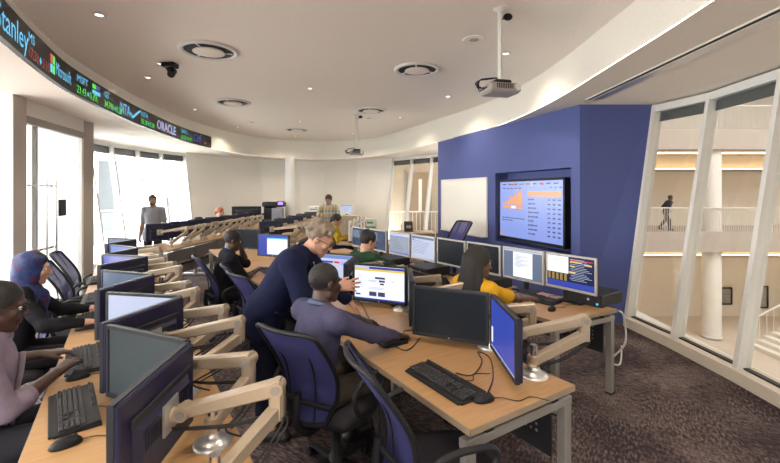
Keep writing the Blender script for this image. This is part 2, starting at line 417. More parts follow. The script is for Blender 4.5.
sign_rect(s0, Z+.16, .07, .09, E_red); sign_rect(s0+.08, Z+.16, .07, .09, E_green); sign_rect(s0, Z+.06, .07, .09, E_cyan); sign_rect(s0+.08, Z+.06, .07, .09, E_green)
sign_text('Microsoft', s0+.18, Z+.08, .20, E_cyan, .62)
prices(70, 'MSFT', '23.43', E_green, '0.17', E_green)
s0 = ring_s(88.5)
sign_rect(s0, Z+.20, .12, .06, E_green); sign_rect(s0+.13, Z+.20, .12, .06, E_blue); sign_rect(s0, Z+.13, .26, .05, E_cyan); sign_text('\u2227', s0, Z+.03, .22, E_green, 1.2)
prices(100, 'GS', '34.796', E_green, '0.28', E_green)
s0 = ring_s(118); sign_text('NTA', s0, Z+.06, .25, E_cyan, .8)
mb = MB(); a = s0+.40
mb.add([on_ring(a, Z+.12, .055), on_ring(a+.12, Z+.05, .055), on_ring(a+.50, Z+.25, .055), on_ring(a+.44, Z+.26, .055), on_ring(a+.12, Z+.10, .055), on_ring(a+.04, Z+.15, .055)], [(0, 1, 4, 5), (1, 2, 3, 4)])
worldchild(mb.build('check_mark', E_cyan), tk)
prices(138.5, 'NTA', '50.38', E_green, '0.24', E_green)
s0 = ring_s(153); sign_text('ORACLE', s0-.01, Z+.06, .255, E_red, 1.06, .006); 
vs, fs = text_mesh('ORACLE', .255); mb = MB(); mb.add([on_ring(s0+v[0]*1.06, Z+.062+v[1], .058) for v in vs], fs); worldchild(mb.build('lettering', E_cyan), tk)
prices(178.5, 'ORCL', '30.30', E_green, '0.41', E_green)
sign_text('Citi', ring_s(190), Z+.07, .25, E_blue, 1.1)
prices(197.5, 'C', '52.11', E_dred, '1.0', E_dred)

# ------------------------------------------------------------------ floor and walls
mb = MB(); mb.add([(-7.2, -5, 0), (3.34, -5, 0), (3.34, 3.3, 0), (3.3, 5.7, 0), (1.6, 11.5, 0), (0, 14.6, 0), (-2.5, 16, 0), (-7.2, 16, 0)], [(0, 1, 2, 3, 4, 5, 6, 7)]); struct(mb.build('floor', m_carpet))

def facet_wall(name, bots, tops, th, mat, z0=0, z1=SOF+.02):
    """bots/tops polylines ordered left to right as seen from inside; thickness goes outside"""
    mb = MB()
    for i in range(len(bots)-1):
        b0, b1, t0, t1 = [Vector(p) for p in (bots[i], bots[i+1], tops[i], tops[i+1])]
        d = (b1-b0).normalized(); n = Vector((-d.y, d.x))*th
        mb.hexa([(b0.x, b0.y, z0), (b1.x, b1.y, z0), (b1.x+n.x, b1.y+n.y, z0), (b0.x+n.x, b0.y+n.y, z0)],
                [(t0.x, t0.y, z1), (t1.x, t1.y, z1), (t1.x+n.x, t1.y+n.y, z1), (t0.x+n.x, t0.y+n.y, z1)])
    return struct(mb.build(name, mat))
BT = [(-6.05, 12.2), (-5.5, 13.4), (-4.65, 14.66), (-3.4, 15.4), (-2.5, 15.6), (-1.2, 15.1), (.07, 14.2)]
BB = [(-5.72, 12.1), (-5.15, 13.2), (-4.35, 14.3), (-3.3, 15.05), (-2.5, 15.2), (-1.3, 14.75), (-.2, 13.9)]
facet_wall('wall_back', BB, BT, .15, m_white)
mb = MB(); mb.lathe([(.15, 0), (.15, SOF)], (-3.35, 13.7, 0), 24); struct(mb.build('wall_back_column', m_col))

def window_wall(idx, bots, tops, glassm, z0=.11, z1=SOF-.02, mw=.052, md=.13, blind=0, frame=m_frame, skip=()):
    root = bpy.data.objects.new('window_%d' % idx, None); C.objects.link(root); struct(root)
    cx = bots[len(bots)//2]; root.location = (cx[0], cx[1], 0)
    W = lambda o: worldchild(o, root)
    n = len(bots); B = [Vector((*p, z0)) for p in bots]; T = [Vector((*p, z1)) for p in tops]
    for i in range(n):
        d = (B[min(i+1, n-1)]-B[max(i-1, 0)]); d.z = 0; d.normalize(); o = Vector((-d.y, d.x, 0))
        a = d*mw/2; b = o*md
        mb = MB(); mb.hexa([B[i]-a, B[i]+a, B[i]+a+b, B[i]-a+b], [T[i]-a, T[i]+a, T[i]+a+b, T[i]-a+b])
        W(mb.build('mullion', frame))
    for i in range(n-1):
        d = (B[i+1]-B[i]).normalized(); o = Vector((-d.y, d.x, 0)); k = o*.075
        mb = MB(); mb.hexa([B[i]+k, B[i+1]+k, B[i+1]+k+o*.012, B[i]+k+o*.012], [T[i]+k, T[i+1]+k, T[i+1]+k+o*.012, T[i]+k+o*.012])
        if i not in skip: W(mb.build('glass_pane', glassm))
        mb = MB(); h = Vector((0, 0, .09)); g = o*md*.9
        mb.hexa([T[i]-h, T[i+1]-h, T[i+1]-h+g, T[i]-h+g], [T[i], T[i+1], T[i+1]+g, T[i]+g]); W(mb.build('head_rail', frame))
        mb = MB(); h = Vector((0, 0, .02)); mb.hexa([B[i]+g*.55, B[i+1]+g*.55, B[i+1]+g, B[i]+g], [B[i]+h+g*.55, B[i+1]+h+g*.55, B[i+1]+h+g, B[i]+h+g]); W(mb.build('gasket', m_blackm))
        if blind:
            f = blind/(z1-z0); a0 = T[i].lerp(B[i], f); a1 = T[i+1].lerp(B[i+1], f); j = o*.10; q = o*.01
            mb = MB(); mb.hexa([a0+j, a1+j, a1+j+q, a0+j+q], [T[i]+j, T[i+1]+j, T[i+1]+j+q, T[i]+j+q]); W(mb.build('blind', m_blind))
    return root
# left glazed wall
LT = [(-6.51, 8.88), (-6.55, 9.68), (-6.5, 10.6), (-6.34, 11.4), (-6.05, 12.15)]
LT = [(-6.4, 8.0)]+LT
LB = [(-5.95, 7.9), (-6.02, 8.75), (-6.07, 9.55), (-6.05, 10.45), (-5.93, 11.2), (-5.72, 12.05)]
window_wall(1, LB, LT, m_glass, blind=.26)
# far glazed wall beside the blue wall
FT = [(.07, 14.2), (.69, 13.4), (1.27, 12.7), (1.85, 11.9), (2.4, 11.0)]
FB = [(-.2, 13.9), (.4, 13.1), (.97, 12.4), (1.5, 11.6), (2.1, 10.7)]
window_wall(2, FB, FT, m_glassr, blind=.25)
# right glazed wall to the atrium
RT = [(3.53, 5.5), (3.72, 4.79), (3.66, 3.84), (3.62, 2.9), (3.5, 1.9), (3.4, .9)]
RB = [(3.08, 5.37), (3.16, 4.6), (3.19, 3.8), (3.17, 2.9), (3.12, 1.9), (3.05, .9)]
window_wall(3, RB, RT, m_glassr, blind=.22)
def curb(name, pts, h, inn, out, mat):
    mb = MB()
    for i in range(len(pts)-1):
        a, b = Vector(pts[i]), Vector(pts[i+1]); d = (b-a).normalized(); n = Vector((-d.y, d.x))
        q = [a-n*inn, b-n*inn, b+n*out, a+n*out]
        mb.hexa([(p.x, p.y, 0) for p in q], [(p.x, p.y, h) for p in q])
    return struct(mb.build(name, mat))
curb('baseboard_right', RB, .115, .03, .2, m_sill)
curb('baseboard_left', LB, .115, .03, .2, m_frame)
curb('baseboard_back', FB, .115, .03, .2, m_frame)

# left piers and door
def quadwall(name, poly, mat, z0=0, z1=SOF+.02): mb = MB(); mb.prism(poly, z0, z1); return struct(mb.build(name, mat))
w1 = MB(); w1.prism([(-7.2, 4.95), (-4.56, 4.95), (-4.56, 5.13), (-7.2, 5.13)], 0, SOF+.02)
w1.cur = 1; w1.prism([(-4.56, 4.945), (-4.545, 4.945), (-4.545, 5.13), (-4.56, 5.13)], 0, SOF+.02); struct(w1.build('wall_left', [m_col, m_reveal]))
w2 = MB(); w2.prism([(-5.8, 6.72), (-5.11, 6.72), (-5.11, 7.05), (-5.8, 7.05)], 0, SOF+.02)
w2.cur = 1; w2.prism([(-5.11, 6.715), (-5.095, 6.715), (-5.095, 7.05), (-5.11, 7.05)], 0, SOF+.02); struct(w2.build('wall_left_pier', [m_col, m_reveal]))
quadwall('wall_left_return', [(-6.5, 7.0), (-5.8, 7.0), (-5.8, 7.9), (-6.5, 7.9)], m_col)
door = bpy.data.objects.new('door_1', None); C.objects.link(door); door.location = (-4.8, 5.7, 0); struct(door)
A = Vector((-4.60, 5.13)); Bd = Vector((-5.02, 6.72)); dd = (Bd-A).normalized(); nn = Vector((-dd.y, dd.x)); LD = (Bd-A).length
def dpart(name, t0, t1, z0, z1, th, mat, off=0):
    a = A+dd*t0+nn*off; b = A+dd*t1+nn*off; n = nn*th
    mb = MB(); mb.prism([tuple(a), tuple(b), tuple(b+n), tuple(a+n)], z0, z1); return worldchild(mb.build(name, mat), door)
dpart('header', 0, LD, 2.72, SOF, .2, m_white); dpart('header_track', 0, LD, 2.62, 2.72, .08, m_steel, -.02)
dpart('glass_pane', .02, .30, .02, 2.62, .012, m_glass, .04); dpart('glass_pane', .34, LD-.05, .02, 2.62, .012, m_glass, .02)
dpart('door_stile', .30, .34, 0, 2.62, .05, m_steel); dpart('door_stile', LD-.06, LD, 0, 2.62, .05, m_frame)
dpart('door_stile', 0, .04, 0, 2.62, .05, m_frame)
for z in (1.0, 1.85): dpart('cross_rail', .04, .62, z-.03, z+.0, .03, m_chrome, -.06)
mb = MB(); q = A+dd*.60-nn*.09; mb.ring_cyl((q.x, q.y, .85), (q.x, q.y, 1.95), .016); worldchild(mb.build('door_handle', m_chrome), door)
q0 = A+dd*.36-nn*.09; mb = MB(); mb.ring_cyl((q0.x, q0.y, .85), (q0.x, q0.y, 1.95), .012); worldchild(mb.build('door_handle', m_chrome), door)
q = A+dd*.92-nn*.02; mb = MB(); mb.box((q.x, q.y, 1.52), (.19, .02, .24), math.atan2(dd.y, dd.x), .005)
tag(mb.build('card_reader', m_black, loc=(q.x, q.y, 1.4)), 'small black wall panel on the glass beside the left entrance door', 'panel')

# blue wall block with recess
O = Vector((2.56, 5.53)); wv = Vector((-.322, .947)).normalized(); wn = Vector((-wv.y, wv.x))*-1   # wn points into the wall (away from the room)
if wn.x < 0: wn = -wn
def bw(t, n): p = O+wv*t+wn*n; return (p.x, p.y)
WL = 4.42; R0, R1, RZ0, RZ1 = .16, 2.02, .87, 2.09; TH = .26
mb = MB()
def bseg(t0, t1, z0, z1, n0=0, n1=TH): mb.prism([bw(t0, n0), bw(t0, n1), bw(t1, n1), bw(t1, n0)], z0, z1)
bseg(0, R0, 0, SOF+.01); bseg(R1, WL, 0, SOF+.01); bseg(R0, R1, 0, RZ0); bseg(R0, R1, RZ1, SOF+.01); bseg(0, WL, 0, SOF+.01, TH, TH+.1)
# return face towards the glazing, its outer edge leaning with the window
mb.hexa([(O.x, O.y, 0), (3.10, 5.45, 0), (3.2, 5.75, 0), (O.x+.2, O.y+.2, 0)], [(O.x, O.y, SOF+.01), (3.54, 5.53, SOF+.01), (3.6, 5.8, SOF+.01), (O.x+.2, O.y+.2, SOF+.01)])
struct(mb.build('wall_right', m_blue))
wrz = math.atan2(wv.y, wv.x)
# television
tvc = bw((.25+1.95)/2, .02)
tv = thing('television', 'large flat black television in blue wall recess showing charts on a blue page', 'television', (tvc[0], tvc[1], .94), wrz+PI)
def tvm(x0, x1, z0, z1, y0, y1, name, mat, par=tv):
    mb = MB(); mb.box(((x0+x1)/2, (y0+y1)/2, (z0+z1)/2), (x1-x0, y1-y0, z1-z0)); return mb.build(name, mat, par)
# local: x left->right as seen by viewer, y depth into the wall
W2, H2 = .82, 1.02
tvm(-W2, W2, 0, H2, -.10, -.02, 'housing', m_black) if False else None
sgn = 1
p_in = Vector(bw(0, 1))-Vector(bw(0, 0)); lx = Vector((math.cos(tv.rotation_euler.z), math.sin(tv.rotation_euler.z))); ly = Vector((-lx.y, lx.x))
if ly.dot(p_in) < 0: sgn = -1
Yi = lambda v: v*sgn
def tvb(name, x0, x1, z0, z1, yf, th, mat):
    return tvm(x0, x1, z0, z1, min(Yi(yf), Yi(yf+th)), max(Yi(yf), Yi(yf+th)), name, mat)
tvb('housing', -W2, W2, 0, H2, .0, .07, m_black)
tvb('bezel', -W2, W2, 0, .045, -.02, .02, m_black); tvb('bezel', -W2, W2, H2-.035, H2, -.02, .02, m_black)
tvb('bezel', -W2, -W2+.035, 0, H2, -.02, .02, m_black); tvb('bezel', W2-.035, W2, 0, H2, -.02, .02, m_black)
tvb('wall_mount', -.3, .3, .2, .8, .07, .19, m_blackm)
tvb('screen', -W2+.03, W2-.03, .04, H2-.03, -.006, .006, E_tv)
def tx(name, x0, x1, z0, z1, mat, e=.001): return tvb(name, x0, x1, z0, z1, -.007-e, .0012, mat)
# chart (orange, rising)
mb = MB(); prof = [.02, .05, .02, .06, .11, .05, .12, .18, .13, .15, .24, .17, .20, .30, .22, .26, .33]
vs = []; 
for i, h in enumerate(prof):
    x = -.70+.55*i/(len(prof)-1); vs += [(x, Yi(-.009), .60), (x, Yi(-.009), .60+h*.85)]
mb.add(vs, [(2*i, 2*i+2, 2*i+3, 2*i+1) for i in range(len(prof)-1)]); mb.build('chart', E_orange, tv)
tx('chart_band', -.70, -.15, .53, .58, E_orange); tx('chart_band', -.45, -.33, .535, .575, E_white, .002)
tx('table_row', -.02, .74, .74, .82, E_orange)
random.seed(3)
mb = MB()
def bar(x0, x1, z, h=.012): mb.add([(x0, Yi(-.0095), z), (x1, Yi(-.0095), z), (x1, Yi(-.0095), z+h), (x0, Yi(-.0095), z+h)], [(0, 1, 2, 3)])
for r in range(9):
    z = .68-.068*r; x = 0
    for k in range(random.randint(3, 5)): w_ = random.uniform(.03, .07); bar(x, x+w_-.012, z, .022); x += w_
    for cx in (.45, .56, .67): bar(cx, cx+.06, z, .02)
for k in range(9): bar(-.7+k*.16, -.7+k*.16+.10, .93, .018)
for k in range(5): bar(-.7+k*.11, -.7+k*.11+.08, .865, .014)
for k in range(8): bar(-.72+k*.08, -.72+k*.08+.065, .36, .014)
for k in range(4): bar(-.72+k*.08, -.72+k*.08+.065, .32, .014)
for cx in (.5, .6, .7): bar(cx, cx+.05, .87, .014)
stuff(mb.build('table_text', E_dk, tv))
for k, m in enumerate((E_red, E_green, E_yel, E_red)): tx('page_icon', -.44+k*.25, -.40+k*.25, .915, .955, m)
tx('page_icon', -.77, -.71, .06, .12, E_orange)
# whiteboard
wc = bw(3.23, -.0)
wb = thing('whiteboard', 'wide blank whiteboard with thin pale frame on blue wall', 'whiteboard', (wc[0], wc[1], .92), wrz+PI)
def wbm(name, x0, x1, z0, z1, yf, th, mat):
    y0, y1 = sorted((Yi(yf), Yi(yf+th))); mb = MB(); mb.box(((x0+x1)/2, (y0+y1)/2, (z0+z1)/2), (x1-x0, y1-y0, z1-z0)); return mb.build(name, mat, wb)
wbm('board', -.95, .95, 0, 1.09, -.02, .018, m_board)
for a in ((-.97, .97, -.02, 0), (-.97, .97, 1.09, 1.11), (-.97, -.95, 0, 1.09), (.95, .97, 0, 1.09)): wbm('frame', *a, -.03, .028, m_plastic)
wbm('pen_tray', -.9, .9, -.035, -.02, -.09, .088, m_silver)

# slot diffuser in the soffit
sd = thing('slot_diffuser', 'long slim black slot vent recessed in the lowered ceiling', 'vent', (2.9, 4.2, SOF))
def slot(name, n0, n1, z0, z1, mat):
    P0, P1 = Vector(at(590, 99.5, SOF)), Vector(at(790, 6, SOF)); d = (P1-P0).normalized(); n = Vector((d.y, -d.x))
    a, b = P0, P1+d*.8; mb = MB(); mb.prism([tuple(a+n*n0), tuple(b+n*n0), tuple(b+n*n1), tuple(a+n*n1)], z0, z1); return worldchild(mb.build(name, mat), sd)
slot('slot', -.0, .05, SOF-.006, SOF-.001, m_blackm); slot('vent_rim', -.012, .0, SOF-.012, SOF, m_plastic); slot('vent_rim', .05, .06, SOF-.012, SOF, m_plastic)
slot('light_panel', -.14, -.014, SOF-.004, SOF-.0005, m_silver)

# round diffusers
RD = [(209, 50, 'large round ceiling diffuser nearest the ticker sign', .37), (417, 69, 'round ceiling diffuser left of the white projector pole', .345), (233, 102, 'round ceiling diffuser in second row above the ticker end', .35),
      (371, 110, 'round ceiling diffuser just in front of the far projector', .35), (297, 129.5, 'smallest farthest round ceiling diffuser', .35)]
for x, y, lab, r in RD:
    p = at(x, y, CEIL); t = thing('ceiling_diffuser', lab, 'vent', (p[0], p[1], CEIL), 0, 'round ceiling diffusers')
    mb = MB(); mb.lathe([(r, -.001), (r, -.02), (r*.95, -.034), (r*.84, -.028), (r*.81, -.005)], seg=36); mb.build('outer_ring', m_plastic, t)
    mb = MB(); mb.lathe([(r*.83, -.014), (r*.40, -.013)], seg=36); mb.build('slot', m_blackm, t)
    mb = MB(); mb.lathe([(r*.50, -.02), (r*.54, -.034), (r*.48, -.042), (.0, -.046)], seg=36); mb.build('center_disc', m_ceil, t)
    for k in range(3):
        a = 2*PI*k/3+.4; mb = MB(); mb.beam((r*.55*math.cos(a), r*.55*math.sin(a), -.022), (r*.78*math.cos(a), r*.78*math.sin(a), -.022), .02, .012); mb.build('bracket', m_plastic, t)
names = ['above the ticker sign at upper left', 'beside the black ceiling camera', 'between the two front diffusers', 'right of the front right diffuser', 'beside the second diffuser over the ticker end', 'in front of the farthest diffuser', 'small and left of the farthest diffuser',
         'near the far projector pole', 'next to the projector pole on the right', 'far right beside the far projector', 'behind the farthest diffuser', 'left of the far projector pole']
def dome_z(x, y):
    q = Vector((x, y)); i = min(range(NR), key=lambda k: (ring[k]-q).length); s = (ring[i]-q).length; e = redge(ring[i])
    return CEIL if s >= 1 else e+(CEIL-e)*math.sin(max(.02, s)*PI/2)**.85
DOWNPTS = []
for a, b in DOWN:
    z = CEIL
    for _ in range(6): x_, y_ = at(a, b, z); z = .5*z+.5*dome_z(x_, y_)
    DOWNPTS.append((x_, y_, dome_z(x_, y_)-.004))
for p in ((-1.4, 1.6), (.6, 2.4), (-.6, .2)): lamp('SPOT', 'downlight_lamp', (p[0], p[1], CEIL-.02), 55, (1, .84, .66), spot_size=2.4, spot_blend=.9, shadow_soft_size=.05)  # added spots without fixtures, out of view, lighting the near desks
for i, p in enumerate(DOWNPTS):
    t = thing('downlight', 'tiny lit recessed ceiling spotlight '+names[i], 'light', p, 0, 'recessed spotlights')
    lamp('SPOT', 'downlight_lamp', (p[0], p[1], p[2]-.02), 55, (1, .84, .66), spot_size=2.4, spot_blend=.9, shadow_soft_size=.05)
    mb = MB(); mb.lathe([(.065, -.001), (.065, -.008), (.040, -.012), (.036, -.001)], seg=20); mb.build('trim_ring', m_plastic, t)
    mb = MB(); mb.lathe([(.036, -.002), (0, -.012)], seg=20); mb.build('bulb', E_lamp, t)
for (x, y, lab) in ((474, 39, 'flat round grey ceiling speaker left of the projector pole'), (252, 122, 'flat round ceiling speaker far left behind second diffuser'), (369, 118, 'flat round ceiling speaker right behind diffuser by the far projector')):
    p = at(x, y, CEIL); t = thing('ceiling_speaker', lab, 'speaker', (p[0], p[1], CEIL), 0, 'flat ceiling speakers')
    mb = MB(); mb.lathe([(.125, -.001), (.12, -.01), (.0, -.014)], seg=28); mb.build('grille', M('speaker_grille', (.42, .40, .39), .8), t)
    mb = MB(); mb.lathe([(.14, -.001), (.135, -.010), (.122, -.012)], seg=28); mb.build('rim', m_ceil, t)
# black ceiling camera
p = at(170, 63, CEIL); t = thing('ceiling_camera', 'black ceiling mounted camera with angled lens near left diffuser', 'camera', (p[0], p[1], CEIL))
mb = MB(); mb.box((0, 0, -.035), (.19, .14, .07), 0, .01); mb.build('body', m_black, t)
mb = MB(); mb.beam((.0, 0, -.07), (.03, 0, -.13), .09, .09); mb.build('swivel', m_black, t)
mb = MB(); mb.ring_cyl((.04, .03, -.11), (.06, -.09, -.19), .042, .05, 16); mb.build('lens', m_black, t)
mb = MB(); mb.lathe([(.06, -.001), (.055, -.02), (.02, -.02)], (-.13, 0, 0), 16); mb.build('sensor', m_chrome, t)

def projector(px, dist, ztop, zb, s, lab, far=False):
    X = (px-390)/410*dist
    t = thing('projector', lab, 'projector', (X, dist, CEIL), .25 if not far else .2, 'ceiling projectors')
    h = CEIL-zb
    mb = MB(); mb.ring_cyl((0, 0, 0), (0, 0, -h+.08*s), .022 if not far else .03, seg=14); mb.build('pole', m_plastic, t)
    mb = MB(); mb.lathe([(.07, 0), (.07, -.01), (.03, -.03)], seg=18); mb.build('ceiling_plate', m_plastic, t)
    mb = MB(); mb.box((0, 0, -h), (.34*s, .26*s, .10*s), 0, .02*s); b = mb.build('body', M('projector_shell', (.36, .33, .31), .4), t)
    mb = MB(); mb.box((0, 0, -h+.075*s), (.18*s, .16*s, .035*s), 0, .01); mb.build('bracket', m_black, t)
    mb = MB()
    for k in range(9): mb.box((-.10*s+.02*s*k, -.131*s, -h+.012*s), (.009*s, .006, .05*s))
    mb.build('vent', m_black, t)
    mb = MB(); mb.ring_cyl((.115*s, -.10*s, -h), (.115*s, -.15*s, -h), .035*s, seg=16); mb.build('lens', m_silver, t)
    for k in range(3):
        q = catmull([Vector((-.17*s, -.05*s+.04*k, -h+.01)), Vector((-.25*s-.02*k, -.03, -h-.03+.03*k)), Vector((-.23*s, .0, -h+.08)), Vector((-.12*s, .02*k, -h+.11)), Vector((-.03, 0, -h+.12))], 6, False)
        mb = MB(); mb.tube(q, .006, 5); mb.build('cable', m_cable, t)
    mb = MB(); mb.sphere((.10, .02, -.06 if not far else -.05), (.05, .04, .035)); mb.tube([(.08, .02, -.07), (.02, .0, -.10)], .008, 5); mb.build('cable_socket', m_black, t)
projector(500, 4.15, 0, CAMZ+4.15*102/410, .98, 'white projector hanging on long white pole with tangled cables')
projector(356.5, 9.8, 0, CAMZ+9.8*39/410, .95, 'small far projector on thin white ceiling pole', True)
# ------------------------------------------------------------------ rows of desks
class Row:
    def __init__(s, o, ang):      # ang: degrees the row turns left of straight ahead
        a = math.radians(ang); s.o = Vector(o); s.u = Vector((-math.sin(a), math.cos(a))); s.n = Vector((math.cos(a), math.sin(a))); s.rz = a
    def P(s, t, n): p = s.o+s.u*t+s.n*n; return (p.x, p.y)
    def V(s, t, n, z): p = s.o+s.u*t+s.n*n; return Vector((p.x, p.y, z))
RA = Row((-1.39, 1.53), 32.8); RB = Row((.34, 1.74), 32.8); RF = Row((1.30, 3.185), 36.0)
RC = Row((-4.57, 7.15), -3.0); RD_ = Row((-2.62, 7.9), 0.0); RG = Row((-1.30, 8.1), -2.0)
DZ = .74
def desk(row, t0, t1, depth, label, skew=0, panel=True, style='steel', group=None, legs=(True, True)):
    o = row.P(t0, 0); d = thing('desk', label, 'desk', (o[0], o[1], 0), row.rz, group)
    L = t1-t0      # local x = n, local y = u
    th = .03
    c = [(0, 0), (depth, skew), (depth, L), (0, L)]
    g = .004
    mb = MB(); mb.prism([(g, g), (depth-g, skew+g), (depth-g, L-g), (g, L-g)], DZ-th, DZ); mb.build('desktop', m_wood, d)
    mb = MB()
    for a, b in ((0, 1), (1, 2), (2, 3), (3, 0)):
        p, q = Vector(c[a]), Vector(c[b]); e = (q-p).normalized(); k = Vector((-e.y, e.x))*.004
        mb.prism([tuple(p), tuple(q), tuple(q+k), tuple(p+k)], DZ-th-.001, DZ-.001)
    mb.build('edge_band', m_edge, d)
    if style == 'steel':
        for k, (yy, on) in enumerate(((.045, legs[0]), (L-.045, legs[1]))):
            if not on: continue
            sk = skew if k == 0 else 0
            for xx in (.03, depth-.03):
                y = yy+(sk*xx/depth)
                mb = MB(); mb.box((xx, y, (DZ-.095)/2), (.055, .05, DZ-.095), 0, .004); lg = mb.build('leg', m_steel, d)
                mb = MB(); mb.box((xx, y, .008), (.06, .055, .016)); mb.build('foot', m_rubber, lg)
            mb = MB(); mb.beam((.0, yy, DZ-.085), (depth, yy+sk, DZ-.085), .05, .045); mb.build('top_rail', m_steel, d)
        for xx in (.14, depth-.14):
            mb = MB(); mb.beam((xx, .02+skew*xx/depth, DZ-.046), (xx, L-.02, DZ-.046), .05, .032); mb.build('cross_beam', m_blackm, d)
        if panel:
            mb = MB(); mb.box((depth-.10, L/2+skew/2, DZ-.06-.17), (.012, L-.14-skew, .30)); pn = mb.build('modesty_panel', m_perf, d)
            mb = MB()
            for i in range(5):
                for j in range(8): mb.box((depth-.108, .16+skew+j*.035, DZ-.14-i*.035), (.004, .012, .012))
            stuff(mb.build('perforation', m_steel, pn))
    else:
        for yy in (.3, L-.3):
            mb = MB(); mb.ring_cyl((depth*.55, yy, .05), (depth*.55, yy, DZ-th), .04, seg=12); mb.build('leg', m_silver, d)
            mb = MB(); mb.beam((.08, yy, .035), (depth-.02, yy, .035), .07, .03); mb.build('foot', m_silver, d)
        nP = max(1, round(L/.9))
        for k in range(nP):
            a = L*k/nP+.01; b = L*(k+1)/nP-.01
            mb = MB(); mb.box((depth-.03, (a+b)/2, DZ-.05-.11), (.02, b-a, .22)); mb.build('modesty_panel', m_panel, d)
            mb = MB(); mb.beam((depth-.01, a, DZ-.30), (depth-.01, b, DZ-.30), .05, .05); mb.build('cable_tray', m_perf, d)
            mb = MB(); mb.box((depth-.07, (a+b)/2, DZ-.42), (.02, b-a, .16)); mb.build('lower_panel', m_panel, d)
    return d
# ------------------------------------------------------------------ monitors
MPROT = {}
def monitor_parts(root, scr, w, h, bez=m_bezel, back=m_back, ui=None, stand=0, off=0):
    """local: screen faces -Y, centre of panel at origin, x to viewer's right"""
    key = (scr.name, w, h, bez.name, back.name, ui, stand)
    if key in MPROT:
        for ch in MPROT[key].children:
            c = ch.copy(); C.objects.link(c); c.parent = root
            for g in ch.children: q = g.copy(); C.objects.link(q); q.parent = c
        return root
    MPROT[key] = root
    mb = MB(); b = .016; zb = .022
    for (cx, cz, sx, sz) in ((0, h/2-b/2, w, b), (0, -h/2+zb/2, w, zb), (-w/2+b/2, (zb-b)/2, b, h-b-zb), (w/2-b/2, (zb-b)/2, b, h-b-zb)):
        mb.box((cx, 0, cz), (sx, .022, sz))
    mb.build('bezel', bez, root)
    mb = MB(); mb.box((0, -.002, 0), (w-.02, .008, h-.03)); sc = mb.build('screen', scr, root)
    mb = MB(); mb.box((0, .018, 0), (w-.002, .022, h-.002), 0, .008)
    hh = h
    mb.hexa([(-w*.38, .028, -hh*.42), (w*.38, .028, -hh*.42), (w*.38, .028, hh*.20), (-w*.38, .028, hh*.20)],
            [(-w*.33, .050, -hh*.38), (w*.33, .050, -hh*.38), (w*.33, .050, hh*.12), (-w*.33, .050, hh*.12)])
    bk = mb.build('back_shell', back, root)
    mb = MB()
    mb.box((0, .034, h*.24), (w*.80, .012, .030), 0, .004); mb.build('vent_ridge', m_bezel, bk)
    mb = MB()
    for k in range(22): mb.box((-w*.30+k*w*.0285, .0505, -h*.02), (.003, .003, h*.16))
    mb.build('vent', m_blackm, bk)
    mb = MB(); mb.ring_cyl((0, -.0115, -h/2+.011), (0, -.0125, -h/2+.011), .006, seg=10); mb.build('badge', m_silver, root)
    if ui: ui_mesh(ui, w-.034, h-.04, sc)
    if stand:
        mb = MB(); mb.beam((0, .06, -h/2-stand+.02), (0, .055, 0), .05, .018); st = mb.build('stand', m_black, root)
        mb = MB(); mb.box((0, .05, -h/2-stand+.008), (.24, .17, .014), 0, .006); mb.build('stand_base', m_black, root)
    return root
